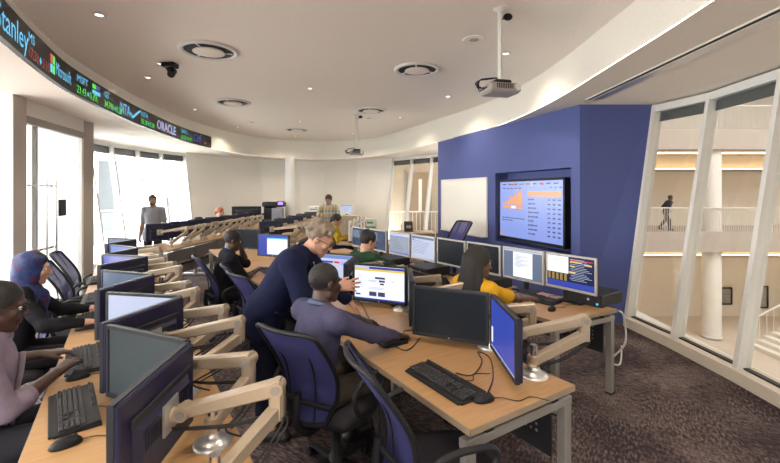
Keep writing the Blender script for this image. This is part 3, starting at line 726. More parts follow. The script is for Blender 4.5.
def ui_mesh(kind, w, h, par):
    def R(name, x0, x1, z0, z1, mat, lay=1):      # fractions, z up
        y = -.0065-.0006*lay
        mb = MB(); mb.add([(w*(x0-.5), y, h*(z0-.5)), (w*(x1-.5), y, h*(z0-.5)), (w*(x1-.5), y, h*(z1-.5)), (w*(x0-.5), y, h*(z1-.5))], [(0, 1, 2, 3)]); return mb.build(name, mat, par)
    def lines(rows, mat, lay=2):
        mb = MB(); y = -.0065-.0006*lay
        for x0, x1, z, t in rows: mb.add([(w*(x0-.5), y, h*(z-.5)), (w*(x1-.5), y, h*(z-.5)), (w*(x1-.5), y, h*(z+t-.5)), (w*(x0-.5), y, h*(z+t-.5))], [(0, 1, 2, 3)])
        stuff(mb.build('screen_text', mat, par))
    r = random.Random(hash(kind) % 1 + len(kind))
    if kind == 'web':
        R('title_bar', 0, 1, .93, 1, E_blue); R('title_bar', 0, .3, .93, 1, E_page, 2); R('toolbar', 0, 1, .865, .93, E_yel); R('task_bar', 0, 1, 0, .05, E_blue)
        lines([(.06, .16, z, .015) for z in (.72, .66, .55, .49, .43, .37)]+[(.28, .45, z, .02) for z in (.58, .55)]+[(.28, .6, z, .015) for z in (.37, .33)]+[(.75, .8, .58, .025)], E_page)
        lines([(.42, .62, .64, .06), (.5, .62, .55, .06), (.52, .6, .47, .05), (.3, .45, .12, .13), (.48, .62, .12, .13)], E_dk); lines([(.02, .12, .12, .05)], E_blue)
    elif kind == 'mail':
        R('title_bar', 0, 1, .88, 1, E_lblue); R('side_panel', .86, 1, 0, .88, E_lblue); R('banner', .05, .5, .72, .79, E_blue); R('banner', .53, .66, .72, .79, E_red)
        R('banner', .68, .84, .66, .82, E_purple_s); R('picture', .02, .5, .40, .58, E_pink)
        lines([(.05, .6, .3-.05*k, .015) for k in range(5)], E_page)
    elif kind == 'trade':
        R('window', 0, .47, .46, 1, E_white); R('window', .0, 1, 0, .2, E_blue, 1)
        lines([(.02+.09*k, .075+.09*k, .22, .22) for k in range(5)], E_gold)
        lines([(.5, .97, .90, .03)], E_red); lines([(.5, .75, .83, .04), (.48, .62, .50, .05), (.8, .95, .80, .03), (.5, .6, .7, .04)], E_yel)
        lines([(.5+.02*(k % 3), .8+.05*(k % 4), .93-.05*k, .012) for k in range(14)], E_page, 3)
        lines([(.1, .12, .85, .05), (.18, .2, .85, .05)], E_yel, 3)
    elif kind == 'doc':
        R('page', .25, .76, .04, .93, E_white); R('title_bar', 0, 1, .94, 1, E_page)
        lines([(.31, .31+.38*((k*37) % 10+4)/14, .82-.045*k, .012) for k in range(10)], E_slate)
    elif kind == 'doc2':
        R('title_bar', 0, 1, .9, 1, E_slate)
        lines([(.06, .5+.35*((k*29) % 10)/10, .8-.07*k, .012) for k in range(9)], E_slate); lines([(.03, .11, .82, .04)], E_blue)
    elif kind == 'doc3':
        R('title_bar', 0, 1, .88, 1, E_page); R('page', .0, 1, .10, .84, E_grey)
        lines([(.08, .4+.4*((k*31) % 10)/10, .76-.07*k, .015) for k in range(9)], E_slate)
    elif kind == 'desk':
        R('window', .04, .5, .45, .9, E_slate, 1); lines([(.55, .7, .5, .25), (.75, .8, .4, .4)], E_dk)
    elif kind == 'bar':
        R('window', .02, .09, .10, .42, E_white); R('task_bar', 0, 1, 0, .03, E_page)
    elif kind == 'win':
        R('window', .3, .99, .05, .82, E_white); R('title_bar', .3, .99, .82, .88, E_cyan)
    elif kind == 'curve':
        lines([(0, 1, .0, .14)], E_lblue); lines([(0, .6, .14, .10)], E_page)
E_purple_s = E('screen_violet', (.45, .40, .95), .9); E_pink = E('screen_pink', (.75, .45, .65), .8); E_gold = E('screen_gold', (.35, .24, .06), .9); E_grey = E('screen_grey', (.36, .40, .50), .8)

def monitor(p0, p1, ztop, h, label, scr, ui=None, bez=m_bezel, back=m_back, stand=0, face=1, group=None, name='monitor'):
    """p0, p1: plan ends of the panel as its user sees it from left to right"""
    a, b = Vector(p0), Vector(p1); w_ = (b-a).length; w = round(w_, 2); c = (a+b)/2; rz = math.atan2(b.y-a.y, b.x-a.x)
    root = thing(name, label, 'monitor', (c.x, c.y, ztop-h/2), rz, group)
    return monitor_parts(root, scr, w, h, bez, back, ui, stand)
def mon_back(m, k=.05):      # world point behind a monitor's centre
    rz = m.rotation_euler.z; return Vector(m.location)+Vector((-math.sin(rz), math.cos(rz), 0))*k
# ------------------------------------------------------------------ monitor arm
def arm(base, elbow, vesa, vrz, label, group=None, s=1.0, far=False, cable=True):
    """base: plan point on the desk; elbow, vesa: world points; vrz: heading of the monitor it holds"""
    B = Vector((base[0], base[1], DZ)); El = Vector(elbow); Ve = Vector(vesa)
    t = thing('monitor_mount', label, 'monitor mount', tuple(B), 0, group)
    L = lambda v: Vector(v)-B
    seg = 10 if far else 18
    mb = MB(); mb.lathe([(.075*s, 0), (.075*s, .012), (.055*s, .022), (.035*s, .03), (.03*s, .05)], seg=seg); mb.build('base', m_silver if not far else m_arm, t)
    mb = MB(); mb.lathe([(.02*s, .03), (.02*s, .17)], seg=seg); mb.lathe([(.027*s, .05), (.027*s, .075)], seg=seg); mb.build('post', m_chrome if not far else m_silver, t)
    E0 = L(El); low = Vector((0, 0, .085))
    dirh = Vector((E0.x, E0.y, 0)); k = dirh.length or 1; dirh /= k
    knee = E0+Vector((0, 0, -.085)); 
    mb = MB(); mb.lathe([(.034*s, .07), (.034*s, .11)], seg=seg)
    mb.beam(low, knee, .045*s, .050*s, .050*s, .055*s); mb.build('lower_link', m_arm, t)
    mb = MB(); mb.beam(knee-Vector((0, 0, .03)), E0+Vector((0, 0, .0)), .050*s, .052*s, .052*s, .055*s, .4)
    mb.build('elbow', m_arm, t)
    V0 = L(Ve); dv = (V0-E0); d2 = dv.normalized(); sd = d2.cross(Vector((0, 0, 1))).normalized()
    Wr = V0-d2*.055
    mb = MB(); mb.beam(E0-d2*.02, Wr, .052*s, .060*s, .044*s, .045*s, .3)
    up = mb.build('upper_link', m_arm, t)
    if not far:
        for q, r in ((E0, .027*s), (Wr, .026*s)):
            mb = MB(); mb.ring_cyl(q-sd*.033*s, q+sd*.033*s, r, seg=18); mb.build('pivot_hub', m_arm, up)
            mb = MB(); mb.ring_cyl(q-sd*.036*s, q+sd*.036*s, r*.62, seg=14); mb.build('pivot_cap', m_steel, up)
    bdir = Vector((-math.sin(vrz), math.cos(vrz), 0)); pl = V0; side = Vector((math.cos(vrz), math.sin(vrz), 0))
    mb = MB(); mb.ring_cyl(Wr-Vector((0, 0, .022*s)), Wr+Vector((0, 0, .022*s)), .024*s, seg=seg); mb.ring_cyl(Wr, pl, .018*s, seg=seg)
    mb.ring_cyl(pl+bdir*.012, pl+bdir*.035, .028*s, seg=seg); mb.build('tilt_head', m_arm, t)
    mb = MB(); a = pl+bdir*.006; hw = .055; 
    cs = [a+side*x+Vector((0, 0, z))+bdir*y for y in (-.004, .004) for x, z in ((-hw, -hw), (hw, -hw), (hw, hw), (-hw, hw))]
    mb.hexa(cs[:4], cs[4:]); mb.build('vesa_plate', m_silver, t)
    if cable and not far:
        q = catmull([V0+Vector((0, 0, -.05)), (V0+E0)/2+Vector((0, 0, -.09)), E0+Vector((.02, -.01, -.10)), (knee+low)/2+Vector((.04, .0, -.05)), low+Vector((.05, 0, -.03)), Vector((.12, .03, .006))], 6, False)
        mb = MB(); mb.tube(q, .0045, 5); mb.tube([p+Vector((.015, .012, -.012)) for p in q[:-7]], .004, 5); mb.build('cable', m_cable, t)
    return t
# ------------------------------------------------------------------ keyboard, mouse
def keyboard_proto():
    t = thing('keyboard', 'k', 'keyboard')
    mb = MB(); W_, D_ = .455, .165
    mb.hexa([(-W_/2, -D_/2, 0), (W_/2, -D_/2, 0), (W_/2, D_/2, 0), (-W_/2, D_/2, 0)], [(-W_/2+.004, -D_/2+.004, .012), (W_/2-.004, -D_/2+.004, .012), (W_/2-.004, D_/2-.004, .026), (-W_/2+.004, D_/2-.004, .026)])
    mb.build('case', m_black, t)
    mb = MB()
    def key(x, y, w_=.0165, d_=.0165):
        z = .0135+(y+D_/2)*.085; a, b = w_/2, d_/2
        mb.add([(x-a, y-b, z), (x+a, y-b, z), (x+a, y+b, z+.001), (x-a, y+b, z+.001), (x-a*.75, y-b*.75, z+.008), (x+a*.75, y-b*.75, z+.008), (x+a*.75, y+b*.75, z+.009), (x-a*.75, y+b*.75, z+.009)],
               [(4, 5, 6, 7), (0, 1, 5, 4), (1, 2, 6, 5), (2, 3, 7, 6), (3, 0, 4, 7)])
    for r in range(5):
        for c in range(15):
            if r == 0 and 4 <= c <= 9: continue
            key(-.213+.019*c, -.058+r*.019)
    key(-.213+.019*6.5, -.058, .11)
    for c in range(15): 
        if c not in (1, 6, 11): key(-.213+.019*c, .058+.004, .0165, .014)
    for c in range(3):
        for r in (2, 3): key(.080+.019*c, -.058+r*.019+.019)
    for c in range(3): key(.080+.019*c, -.058)
    key(.099, -.039)
    for c in range(4):
        for r in range(5): key(.145+.019*c, -.058+r*.019)
    stuff(mb.build('keys', m_key, t))
    mb = MB(); mb.box((0, -.085, .006), (.44, .03, .010), 0, .003); mb.build('palm_edge', m_black, t)
    q = catmull([Vector((0.05, .08, .012)), Vector((.07, .14, .005)), Vector((.02, .2, .004)), Vector((.06, .28, .004))], 5, False)
    mb = MB(); mb.tube(q, .0025, 5); mb.build('cable', m_cable, t)
    return t
def mouse_proto():
    t = thing('mouse', 'm', 'mouse')
    mb = MB(); mb.sphere((0, 0, .004), (.031, .056, .032), 16, 12)
    mb.v = [(x*(1 if y < 0 else .92), y, max(0, z)) for x, y, z in mb.v]; mb.build('shell', m_black, t)
    mb = MB(); mb.ring_cyl((-.004, .030, .029), (.004, .030, .029), .008, seg=12); mb.build('scroll_wheel', m_rubber, t)
    mb = MB(); mb.tube([(0, .010, .0372), (0, .03, .032), (0, .05, .018)], .0012, 4); mb.build('button_gap', m_blackm, t)
    q = catmull([Vector((0, .054, .008)), Vector((.005, .10, .004)), Vector((.05, .16, .003)), Vector((.03, .24, .003)), Vector((.09, .30, .003))], 5, False)
    mb = MB(); mb.tube(q, .0022, 5); mb.build('cable', m_cable, t)
    return t
_used = set()
def place(proto, label, loc, rz, group=None):
    if id(proto) not in _used:
        _used.add(id(proto)); proto.location = loc; proto.rotation_euler = (0, 0, rz); proto['label'] = label
        if group: proto['group'] = group
        return proto
    return dup(proto, label, loc, rz, group)
# ------------------------------------------------------------------ task chair (faces local +Y)
def chair_proto():
    t = thing('task_chair', 'c', 'chair')
    for k in range(5):
        a = 2*PI*k/5+.3; c, s = math.cos(a), math.sin(a)
        mb = MB(); mb.beam((c*.03, s*.03, .115), (c*.30, s*.30, .075), .045, .035, .03, .022); lg = mb.build('base_leg', m_chair, t)
        mb = MB()
        for o in (-.016, .016):
            x, y = c*.30-s*o, s*.30+c*o
            mb.ring_cyl((x-s*-.009*1, y-c*.009, .029), (x+s*-.009, y+c*.009, .029), .028, seg=12)
        mb.ring_cyl((c*.30, s*.30, .03), (c*.30, s*.30, .08), .009, seg=8); mb.build('caster', m_black, lg)
    mb = MB(); mb.lathe([(.045, .09), (.045, .15), (.028, .16), (.028, .30), (.018, .30), (.018, .41)], seg=14); mb.build('gas_column', m_chair, t)
    mb = MB(); mb.box((0, .0, .415), (.26, .30, .05), 0, .015); mb.build('seat_mechanism', m_chair, t)
    # seat cushion: grid with waterfall front
    mb = MB(); n = 14; vs = []; top = []
    for j in range(n+1):
        for i in range(n+1):
            u, v = i/n*2-1, j/n*2-1
            x = .245*u*math.sqrt(1-v*v*.28)*(1-.05*v); y = .245*v*math.sqrt(1-u*u*.22)+.02
            z = .485-.035*max(0, v-.5)**2*4-.02*max(0, -abs(u)+.6)*.6+.012*u*u
            r = max(abs(u), abs(v)); z -= .03*max(0, r-.8)**2*25*.5
            top.append((x, y, z))
    N1 = (n+1)**2; bot = [(x*.96, y*.96, .435) for x, y, z in top]
    fs = [(j*(n+1)+i, j*(n+1)+i+1, (j+1)*(n+1)+i+1, (j+1)*(n+1)+i) for j in range(n) for i in range(n)]
    fs2 = [tuple(N1+k for k in f[::-1]) for f in fs]
    edge = [i for i in range(n+1)]+[(j)*(n+1)+n for j in range(1, n+1)]+[n*(n+1)+i for i in range(n-1, -1, -1)]+[j*(n+1) for j in range(n-1, 0, -1)]
    side = [(edge[k], N1+edge[k], N1+edge[(k+1) % len(edge)], edge[(k+1) % len(edge)]) for k in range(len(edge))]
    mb.add(top+bot, fs+fs2+side, True); mb.build('seat', m_seat, t)
    # back: profile curve, bulging lumbar, flared top
    def prof(v):      # v 0 bottom .. 1 top -> (y, z, halfwidth)
        z = .50+.52*v; y = -.25+.05*math.sin(v*PI*.9)*(1-v)*1.6-.17*v*v-.02
        wd = .175+.045*math.sin(min(1, v*1.3)*PI/2)**1.5 - .07*max(0, .25-v)*4*.5-.03*max(0, v-.6)
        return y, z, wd
    mb = MB(); nv, nu = 16, 10; vs = []
    for j in range(nv+1):
        y, z, wd = prof(j/nv)
        for i in range(nu+1):
            u = i/nu*2-1; vs.append((u*wd, y-.045*(1-u*u)+.02, z+(.012*u*u if j == nv else 0)))
    mb.add(vs, [(j*(nu+1)+i, j*(nu+1)+i+1, (j+1)*(nu+1)+i+1, (j+1)*(nu+1)+i) for j in range(nv) for i in range(nu)], True)
    mb.build('back_mesh', m_mesh, t)
    loop = []
    for j in range(nv+1): y, z, wd = prof(j/nv); loop.append((wd, y+.02, z))
    for i in range(1, 8): u = 1-i/4; y, z, wd = prof(1); loop.append((u*wd, y-.045*(1-u*u)+.02, z+.012))
    for j in range(nv, -1, -1): y, z, wd = prof(j/nv); loop.append((-wd, y+.02, z))
    for i in range(1, 8): u = -1+i/4; y, z, wd = prof(0); loop.append((u*wd, y-.045*(1-u*u)+.02, z-.02*(1-u*u)))
    mb = MB(); mb.tube(loop, .0135, 8, True); mb.build('back_frame', m_chair, t)
    for sx in (-1, 1):
        q = catmull([Vector((sx*.085, prof(.0)[0]-.02, .50)), Vector((sx*.10, prof(.5)[0]-.035, .78)), Vector((sx*.11, prof(1)[0]-.012, 1.05))], 6, False)
        mb = MB(); mb.tube(q, .005, 5); mb.build('back_seam', m_chair, t)
    q = catmull([Vector((0, -.06, .41)), Vector((0, -.25, .41)), Vector((0, -.335, .50)), Vector((0, -.325, .66))], 6, False)
    mb = MB(); mb.tube(q, .022, 8); mb.tube([(-.19, -.27, .60), (0, -.325, .62), (.19, -.27, .60)], .014, 6); mb.build('back_spine', m_chair, t)
    for sx in (-1, 1):
        q = catmull([Vector((sx*.20, -.02, .43)), Vector((sx*.285, -.06, .46)), Vector((sx*.30, -.18, .56)), Vector((sx*.29, -.20, .66)), Vector((sx*.285, -.10, .705)), Vector((sx*.28, .06, .70)), Vector((sx*.285, .10, .66)), Vector((sx*.285, .06, .60))], 7, False)
        mb = MB(); mb.tube(q, .0155, 8); ar = mb.build('armrest', m_chair, t)
    return t
def pc_proto():
    t = thing('desktop_computer', 'd', 'computer')
    mb = MB(); mb.box((0, 0, .055), (.36, .37, .105), 0, .006); mb.build('case', m_black, t)
    mb = MB(); mb.box((0, -.188, .055), (.35, .012, .098), 0, .003); fp = mb.build('front_panel', m_blackm, t)
    mb = MB(); mb.ring_cyl((.06, -.194, .06), (.06, -.197, .06), .012, seg=12); mb.build('button', m_silver, fp)
    mb = MB(); mb.box((.14, -.195, .03), (.018, .003, .018)); mb.build('badge', E_cyan, fp)
    for sx in (-.15, .15): mb = MB(); mb.box((sx, 0, .002), (.03, .3, .004)); mb.build('foot', m_rubber, t)
    return t
# ------------------------------------------------------------------ figures: one signed distance field per surface, polygonised with surface nets
class Fld:
    def __init__(s, vox): s.vox = vox; s.pr = []; s.noise = 0
    def cone(s, a, b, r1, r2=None, k=.02, sub=False): s.pr.append(('c', np.array(a, float), np.array(b, float), r1, r1 if r2 is None else r2, k, sub)); return s
    def ell(s, c, R, rad, k=.02, sub=False): s.pr.append(('e', np.array(c, float), np.array(R, float), np.array(rad, float), None, k, sub)); return s
    def bounds(s, p, pad):
        if p[0] == 'c': r = max(p[3], p[4]); return np.minimum(p[1], p[2])-r-pad, np.maximum(p[1], p[2])+r+pad
        ext = np.sqrt(((p[2]*p[3][None, :])**2).sum(1)); return p[1]-ext-pad, p[1]+ext+pad
    def mesh(s):
        v = s.vox; pos = [p for p in s.pr if not p[6]]
        lo = np.min([s.bounds(p, v*3)[0] for p in pos], 0); hi = np.max([s.bounds(p, v*3)[1] for p in pos], 0)
        n = np.ceil((hi-lo)/v).astype(int)+2
        F = np.full(n, .5, np.float32)
        ax = [lo[i]+v*np.arange(n[i]) for i in range(3)]
        for p in s.pr:
            k = p[5]; b0, b1 = s.bounds(p, k*1.2+v*2.5)
            i0 = np.maximum(0, np.floor((b0-lo)/v).astype(int)); i1 = np.minimum(n, np.ceil((b1-lo)/v).astype(int)+1)
            if (i1 <= i0).any(): continue
            sl = tuple(slice(a, b) for a, b in zip(i0, i1))
            X, Y, Zg = np.meshgrid(ax[0][sl[0]], ax[1][sl[1]], ax[2][sl[2]], indexing='ij')
            if p[0] == 'c':
                a, b = p[1], p[2]; ba = b-a; L2 = max(1e-9, ba@ba)
                t = np.clip(((X-a[0])*ba[0]+(Y-a[1])*ba[1]+(Zg-a[2])*ba[2])/L2, 0, 1)
                d = np.sqrt((X-a[0]-t*ba[0])**2+(Y-a[1]-t*ba[1])**2+(Zg-a[2]-t*ba[2])**2)-(p[3]+(p[4]-p[3])*t)
            else:
                c, R, r = p[1], p[2], p[3]; x, y, z = X-c[0], Y-c[1], Zg-c[2]
                q = [(R[0, j]*x+R[1, j]*y+R[2, j]*z)/r[j] for j in range(3)]
                ln = np.sqrt(q[0]**2+q[1]**2+q[2]**2); g = np.sqrt((q[0]/r[0])**2+(q[1]/r[1])**2+(q[2]/r[2])**2)
                d = ln*(ln-1)/np.maximum(g, 1e-6)
            A = F[sl]
            if p[6]: d = -d; h = np.clip(.5-.5*(d-A)/k, 0, 1); F[sl] = d*(1-h)+A*h+k*h*(1-h)
            else: h = np.clip(.5+.5*(d-A)/k, 0, 1); F[sl] = d*(1-h)+A*h-k*h*(1-h)
        if s.noise:
            X, Y, Zg = np.meshgrid(*ax, indexing='ij', sparse=True)
            F += s.noise*(np.sin(X*31+3*np.sin(Zg*17))*np.sin(Y*27+2*np.sin(Zg*23+X*11))+.6*np.sin(Zg*52+8*np.sin(X*9+Y*7))).astype(np.float32)
        ins = F < 0
        N = n-1; cid = lambda i, j, k: (i*N[1]+j)*N[2]+k
        tot = int(N[0]*N[1]*N[2]); S = np.zeros((tot, 3)); Cn = np.zeros(tot); quads = []
        for a in range(3):
            s0 = [slice(None)]*3; s1 = [slice(None)]*3; s0[a] = slice(0, -1); s1[a] = slice(1, None)
            ch = ins[tuple(s0)] != ins[tuple(s1)]; idx = np.argwhere(ch)
            b, c = (a+1) % 3, (a+2) % 3
            ok = (idx[:, b] > 0) & (idx[:, c] > 0) & (idx[:, b] < N[b]) & (idx[:, c] < N[c]); idx = idx[ok]
            if not len(idx): continue
            e = np.zeros(3, int); e[a] = 1
            f0 = F[tuple(idx.T)]; f1 = F[tuple((idx+e).T)]; t = f0/(f0-f1)
            P = idx.astype(float); P[:, a] += t
            cs = []
            for db, dc in ((0, 0), (1, 0), (1, 1), (0, 1)):
                q = idx.copy(); q[:, b] -= db; q[:, c] -= dc; ci = cid(q[:, 0], q[:, 1], q[:, 2]); cs.append(ci)
                for m in range(3): S[:, m] += np.bincount(ci, P[:, m], tot)
                Cn += np.bincount(ci, None, tot)
            Q = np.stack(cs, 1); fl = f0 > 0; Q[fl] = Q[fl][:, ::-1]; quads.append(Q)
        Q = np.concatenate(quads); used = np.unique(Q); remap = np.zeros(tot, int); remap[used] = np.arange(len(used))
        V = S[used]/Cn[used][:, None]*v+lo
        return V, remap[Q][:, ::-1]
    def build(s, name, mat, parent):
        V, Q = s.mesh(); me = bpy.data.meshes.new(name)
        me.vertices.add(len(V)); me.vertices.foreach_set('co', V.astype(np.float32).ravel())
        me.loops.add(len(Q)*4); me.loops.foreach_set('vertex_index', Q.astype(np.int32).ravel())
        me.polygons.add(len(Q)); me.polygons.foreach_set('loop_start', np.arange(0, len(Q)*4, 4, dtype=np.int32)); me.polygons.foreach_set('loop_total', np.full(len(Q), 4, np.int32))
        me.polygons.foreach_set('use_smooth', np.ones(len(Q), bool)); me.materials.append(mat); me.update(calc_edges=True); me.validate()
        o = bpy.data.objects.new(name, me); C.objects.link(o); o.parent = parent; return o
nv = lambda *a: np.array(a, float)
def unit(v): v = np.array(v, float); return v/np.linalg.norm(v)
def basis(fwd, up): f = unit(fwd); u = np.array(up, float); r = unit(np.cross(f, u)); u = np.cross(r, f); return np.stack([r, f, u], 1)   # columns right, forward, up
def ik(a, b, l1, l2, pole):
    a, b = nv(*a), nv(*b); d = b-a; L = np.linalg.norm(d)
    if L > (l1+l2)*.995: b = a+d/L*(l1+l2)*.995; d = b-a; L = np.linalg.norm(d)
    x = (l1*l1-l2*l2+L*L)/(2*L); h = math.sqrt(max(1e-6, l1*l1-x*x)); e = d/L; p = np.array(pole, float); p = p-e*(p@e); p = unit(p)
    return a+e*x+p*h, b
m_skin = {'light': M('light_skin', (.50, .27, .19), .5, bump=(90, .1)), 'tan': M('tan_skin', (.36, .19, .12), .5, bump=(90, .1)), 'brown': M('brown_skin', (.135, .062, .040), .42, bump=(90, .1)), 'dark': M('dark_skin', (.060, .030, .022), .4, bump=(90, .1))}
m_lip = {'light': M('light_lip', (.42, .16, .13), .4), 'tan': M('tan_lip', (.28, .10, .08), .4), 'brown': M('brown_lip', (.12, .045, .038), .4), 'dark': M('dark_lip', (.075, .03, .03), .4)}
m_eye = M('eye_white', (.7, .68, .65), .2); m_iris = M('dark_iris', (.02, .012, .008), .15)
m_shoe = M('black_leather', (.02, .018, .018), .35)
def hair_mat(n, c): return M(n, c, .6, noise=(60, .35), bump=(140, .8))

def hand(F, wrist, fdir, back, side, curl=(.3, .35, .4, .45), k=.006, thumb=.5, sc=1.0, spread=.06, minr=0):
    """side: +1 thumb lies on the +lateral side; lateral = fdir x back"""
    f = unit(fdir); z = unit(np.array(back, float)-f*(np.array(back, float)@f)); lat = np.cross(f, z)*side
    W = nv(*wrist)
    base = []
    for i, (off, ln) in enumerate(((.030, .088), (.010, .092), (-.010, .088), (-.028, .080))):
        kn = W+f*ln*sc+lat*off*sc; F.cone(W+lat*off*.6*sc+f*.012, kn, .0155*sc, .0125*sc, .012); base.append(kn)
    for i, kn in enumerate(base):
        L = (.070, .078, .072, .056)[i]*sc; r = max(minr, (.0090, .0092, .0088, .0078)[i]*sc); a = 0; p = kn; spr = (1.5, .5, -.5, -1.5)[i]*spread
        for j, fr_ in enumerate((.46, .30, .24)):
            a += curl[i]*(.8, 1.1, .8)[j]; d = f*math.cos(a)-z*math.sin(a)+lat*spr; d = unit(d); q = p+d*L*fr_
            F.cone(p, q, r*(1-.07*j), r*(1-.07*(j+1)), k); p = q
    tb = W+f*.022*sc+lat*.026*sc-z*.006; d = unit(f*.75+lat*.75*(1-thumb*.5)-z*.35*thumb)
    q = tb+d*.042*sc; F.cone(W+f*.01+lat*.012, tb, .017*sc, .015*sc, .012); F.cone(tb, q, .0135*sc, max(minr, .0105*sc), .008)
    d2 = unit(f*1.0+lat*.25-z*.5*thumb); F.cone(q, q+d2*.034*sc, max(minr, .0105*sc), max(minr, .0085*sc), k)

def person(label, loc, rz, sk='light', sit=True, hip=.53, lean=.15, twist=0, head=(0, 0, 0), lh=None, rh=None, lcurl=.35, rcurl=.35, lback=(0, 0, 1), rback=(0, 0, 1), lf=None, rf=None, lpole=(-.6, -.5, -.6), rpole=(.6, -.5, -.6),
           top=None, sleeve='long', bottom=None, hair=None, hstyle='short', vox=.008, female=False, glasses=False, jacket=False, legs=None, size=1.0, beard=None, collar=None, tie=None, neck_fwd=0, legsep=.10, knees=.50, side_lean=0, full=True, fsc=1, head_up=.105, spread=.06, g_add=0, untucked=False, shoulders=1.0):
    """figure in its own frame: faces +Y, x to its right, origin on the floor under the pelvis"""
    root = thing('person', label, 'person', (loc[0], loc[1], 0), rz)
    S = size; P = nv(0, 0, hip+.04)
    up = unit((side_lean, math.sin(lean), math.cos(lean))); rt = unit((math.cos(twist), math.sin(twist), 0)); rt = unit(rt-up*(rt@up)); fw = np.cross(up, rt)
    T = np.stack([rt, fw, up], 1)
    def t(x, y, z): return P+rt*x*S+fw*y*S+up*z*S
    shw = (.165 if female else .184)*shoulders
    N = t(0, .0+neck_fwd*.3, .50); Sl, Sr = t(-shw, .0, .432), t(shw, .0, .432)
    Hd = N+up*.02*S+nv(0, 0, head_up)*S+unit(fw*nv(1, 1, 0)+1e-6)*(.035+neck_fwd)*S
    yaw, pit, rol = head; fy = math.atan2(fw[1], fw[0])+yaw
    hf = nv(math.cos(fy)*math.cos(pit), math.sin(fy)*math.cos(pit), math.sin(pit)); hr = nv(math.sin(fy), -math.cos(fy), 0); hu = np.cross(hr, hf)
    if rol: hu2 = hu*math.cos(rol)+hr*math.sin(rol); hr = hr*math.cos(rol)-hu*math.sin(rol); hu = hu2
    H = np.stack([hr, hf, hu], 1)
    def h(x, y, z): return Hd+H@(nv(x, y, z)*S)
    hd = hr*.095*S
    hipL, hipR = P-rt*.09*S+nv(0, 0, -.02), P+rt*.09*S+nv(0, 0, -.02)
    if sit:
        kl, kr = nv(-legsep-.03, knees-.04, hip+.0), nv(legsep+.03, knees-.04, hip+.0)
        al, ar = nv(-legsep-.03, knees-.06, .10), nv(legsep+.03, knees-.0, .10)
    else:
        kl, kr = nv(-.095, .02, hip*.52), nv(.095, .03, hip*.52); al, ar = nv(-.10, -.03, .09), nv(.11, 0, .09)
    if legs: kl, al, kr, ar = [nv(*q) for q in legs]
    ua, fa = (.29*S, .255*S) if not female else (.27*S, .235*S)
    lw = nv(*(lh if lh is not None else (-.24, .10, hip+.02))); rw = nv(*(rh if rh is not None else (.24, .10, hip+.02)))
    el, lw = ik(Sl, lw, ua, fa, lpole); er, rw = ik(Sr, rw, ua, fa, rpole)
    lfd = unit(lf) if lf is not None else unit(lw-el); rfd = unit(rf) if rf is not None else unit(rw-er)
    def torso(F, g, k=.035, low=True):
        a = .93 if female else 1.0
        F.ell(t(0, 0, .02), T, nv(.165, .112, .13)*S+g, k)
        F.ell(t(0, .0, .17), T, nv(.138*a, .100, .15)*S+g, k); F.ell(t(0, .0, .32), T, nv(.158*a, .112, .16)*S+g, k)
        if not female: F.ell(t(0, .012, .16), T, nv(.12, .105, .13)*S+g, k)
        else:
            for sx in (-1, 1): F.ell(t(sx*.065, .085, .32), T, nv(.055, .05, .055)*S+g, k)
        F.cone(t(-shw*.8, 0, .43), t(shw*.8, 0, .43), .052*S+g, k=k); F.cone(N-up*.02*S, t(-shw*.85, 0, .44), .045*S+g, .040*S+g, k); F.cone(N-up*.02*S, t(shw*.85, 0, .44), .045*S+g, .040*S+g, k)
        F.cone(Sl, Sl, .056*S+g, k=k); F.cone(Sr, Sr, .056*S+g, k=k)
    def arms(F, g, frac=1.0, k=.02):
        for s_, e, w_ in ((Sl, el, lw), (Sr, er, rw)):
            ru, re, rw_ = (.047, .038, .026) if not female else (.042, .034, .023)
            if frac <= .5:
                q = s_+(e-s_)*frac*2; F.cone(s_, q, ru*S+g, (re+.004)*S+g+.006, k)
            else:
                F.cone(s_, e, ru*S+g, re*S+g, k); F.cone(e, e+(w_-e)*.35, re*S+g, re*S*1.04+g*.9, k); F.cone(e+(w_-e)*.35, e+(w_-e)*min(1, frac*2-1), re*S*1.04+g*.9, rw_*S+g*.8, k)
    def lgs(F, g, frac=1.0, k=.03):
        for a, b, c in ((hipL, kl, al), (hipR, kr, ar)):
            F.cone(a, b, .082*S+g, .056*S+g, k); F.cone(b, b+(c-b)*.35, .056*S+g, .056*S+g, k); F.cone(b+(c-b)*.35, b+(c-b)*frac, .056*S+g, .036*S+g*(1+frac*.4), k)
    # ---- body (one surface)
    B = Fld(vox)
    torso(B, 0); arms(B, 0); 
    if full: lgs(B, 0)
    B.cone(N-up*.03*S, h(0, -.02, -.06), .058*S, .054*S, .025)
    B.ell(h(0, -.014, .030), H, nv(.074, .094, .088)*S, .01); B.ell(h(0, .022, -.030), H, nv(.060, .068, .080)*S, .02)
    for sx in (-1, 1): B.cone(h(sx*.048, .005, -.065), h(sx*.012, .066, -.098), .020*S, .019*S, .02); B.ell(h(sx*.036, .062, -.022), H, nv(.024, .022, .024)*S, .015)
    B.cone(h(-.032, .078, .024), h(.032, .078, .024), .012*S, k=.012)
    for sx in (-1, 1): B.ell(h(sx*.032, .096, .004), H, nv(.016, .014, .011)*S, .010, True)
    B.cone(h(0, .086, .010), h(0, .106, -.028), .0085*S, .0125*S, .008)
    for sx in (-1, 1): B.cone(h(sx*.012, .094, -.034), h(sx*.012, .094, -.034), .0085*S, k=.006)
    B.cone(h(-.018, .083, -.060), h(.018, .083, -.060), .009*S, k=.008); B.cone(h(-.014, .080, -.072), h(.014, .080, -.072), .009*S, k=.008)
    for sx in (-1, 1): B.ell(h(sx*.077, -.008, -.006), H, nv(.010, .019, .031)*S, .006); B.ell(h(sx*.088, -.003, -.004), H, nv(.007, .011, .019)*S, .004, True)
    mr = vox*.8
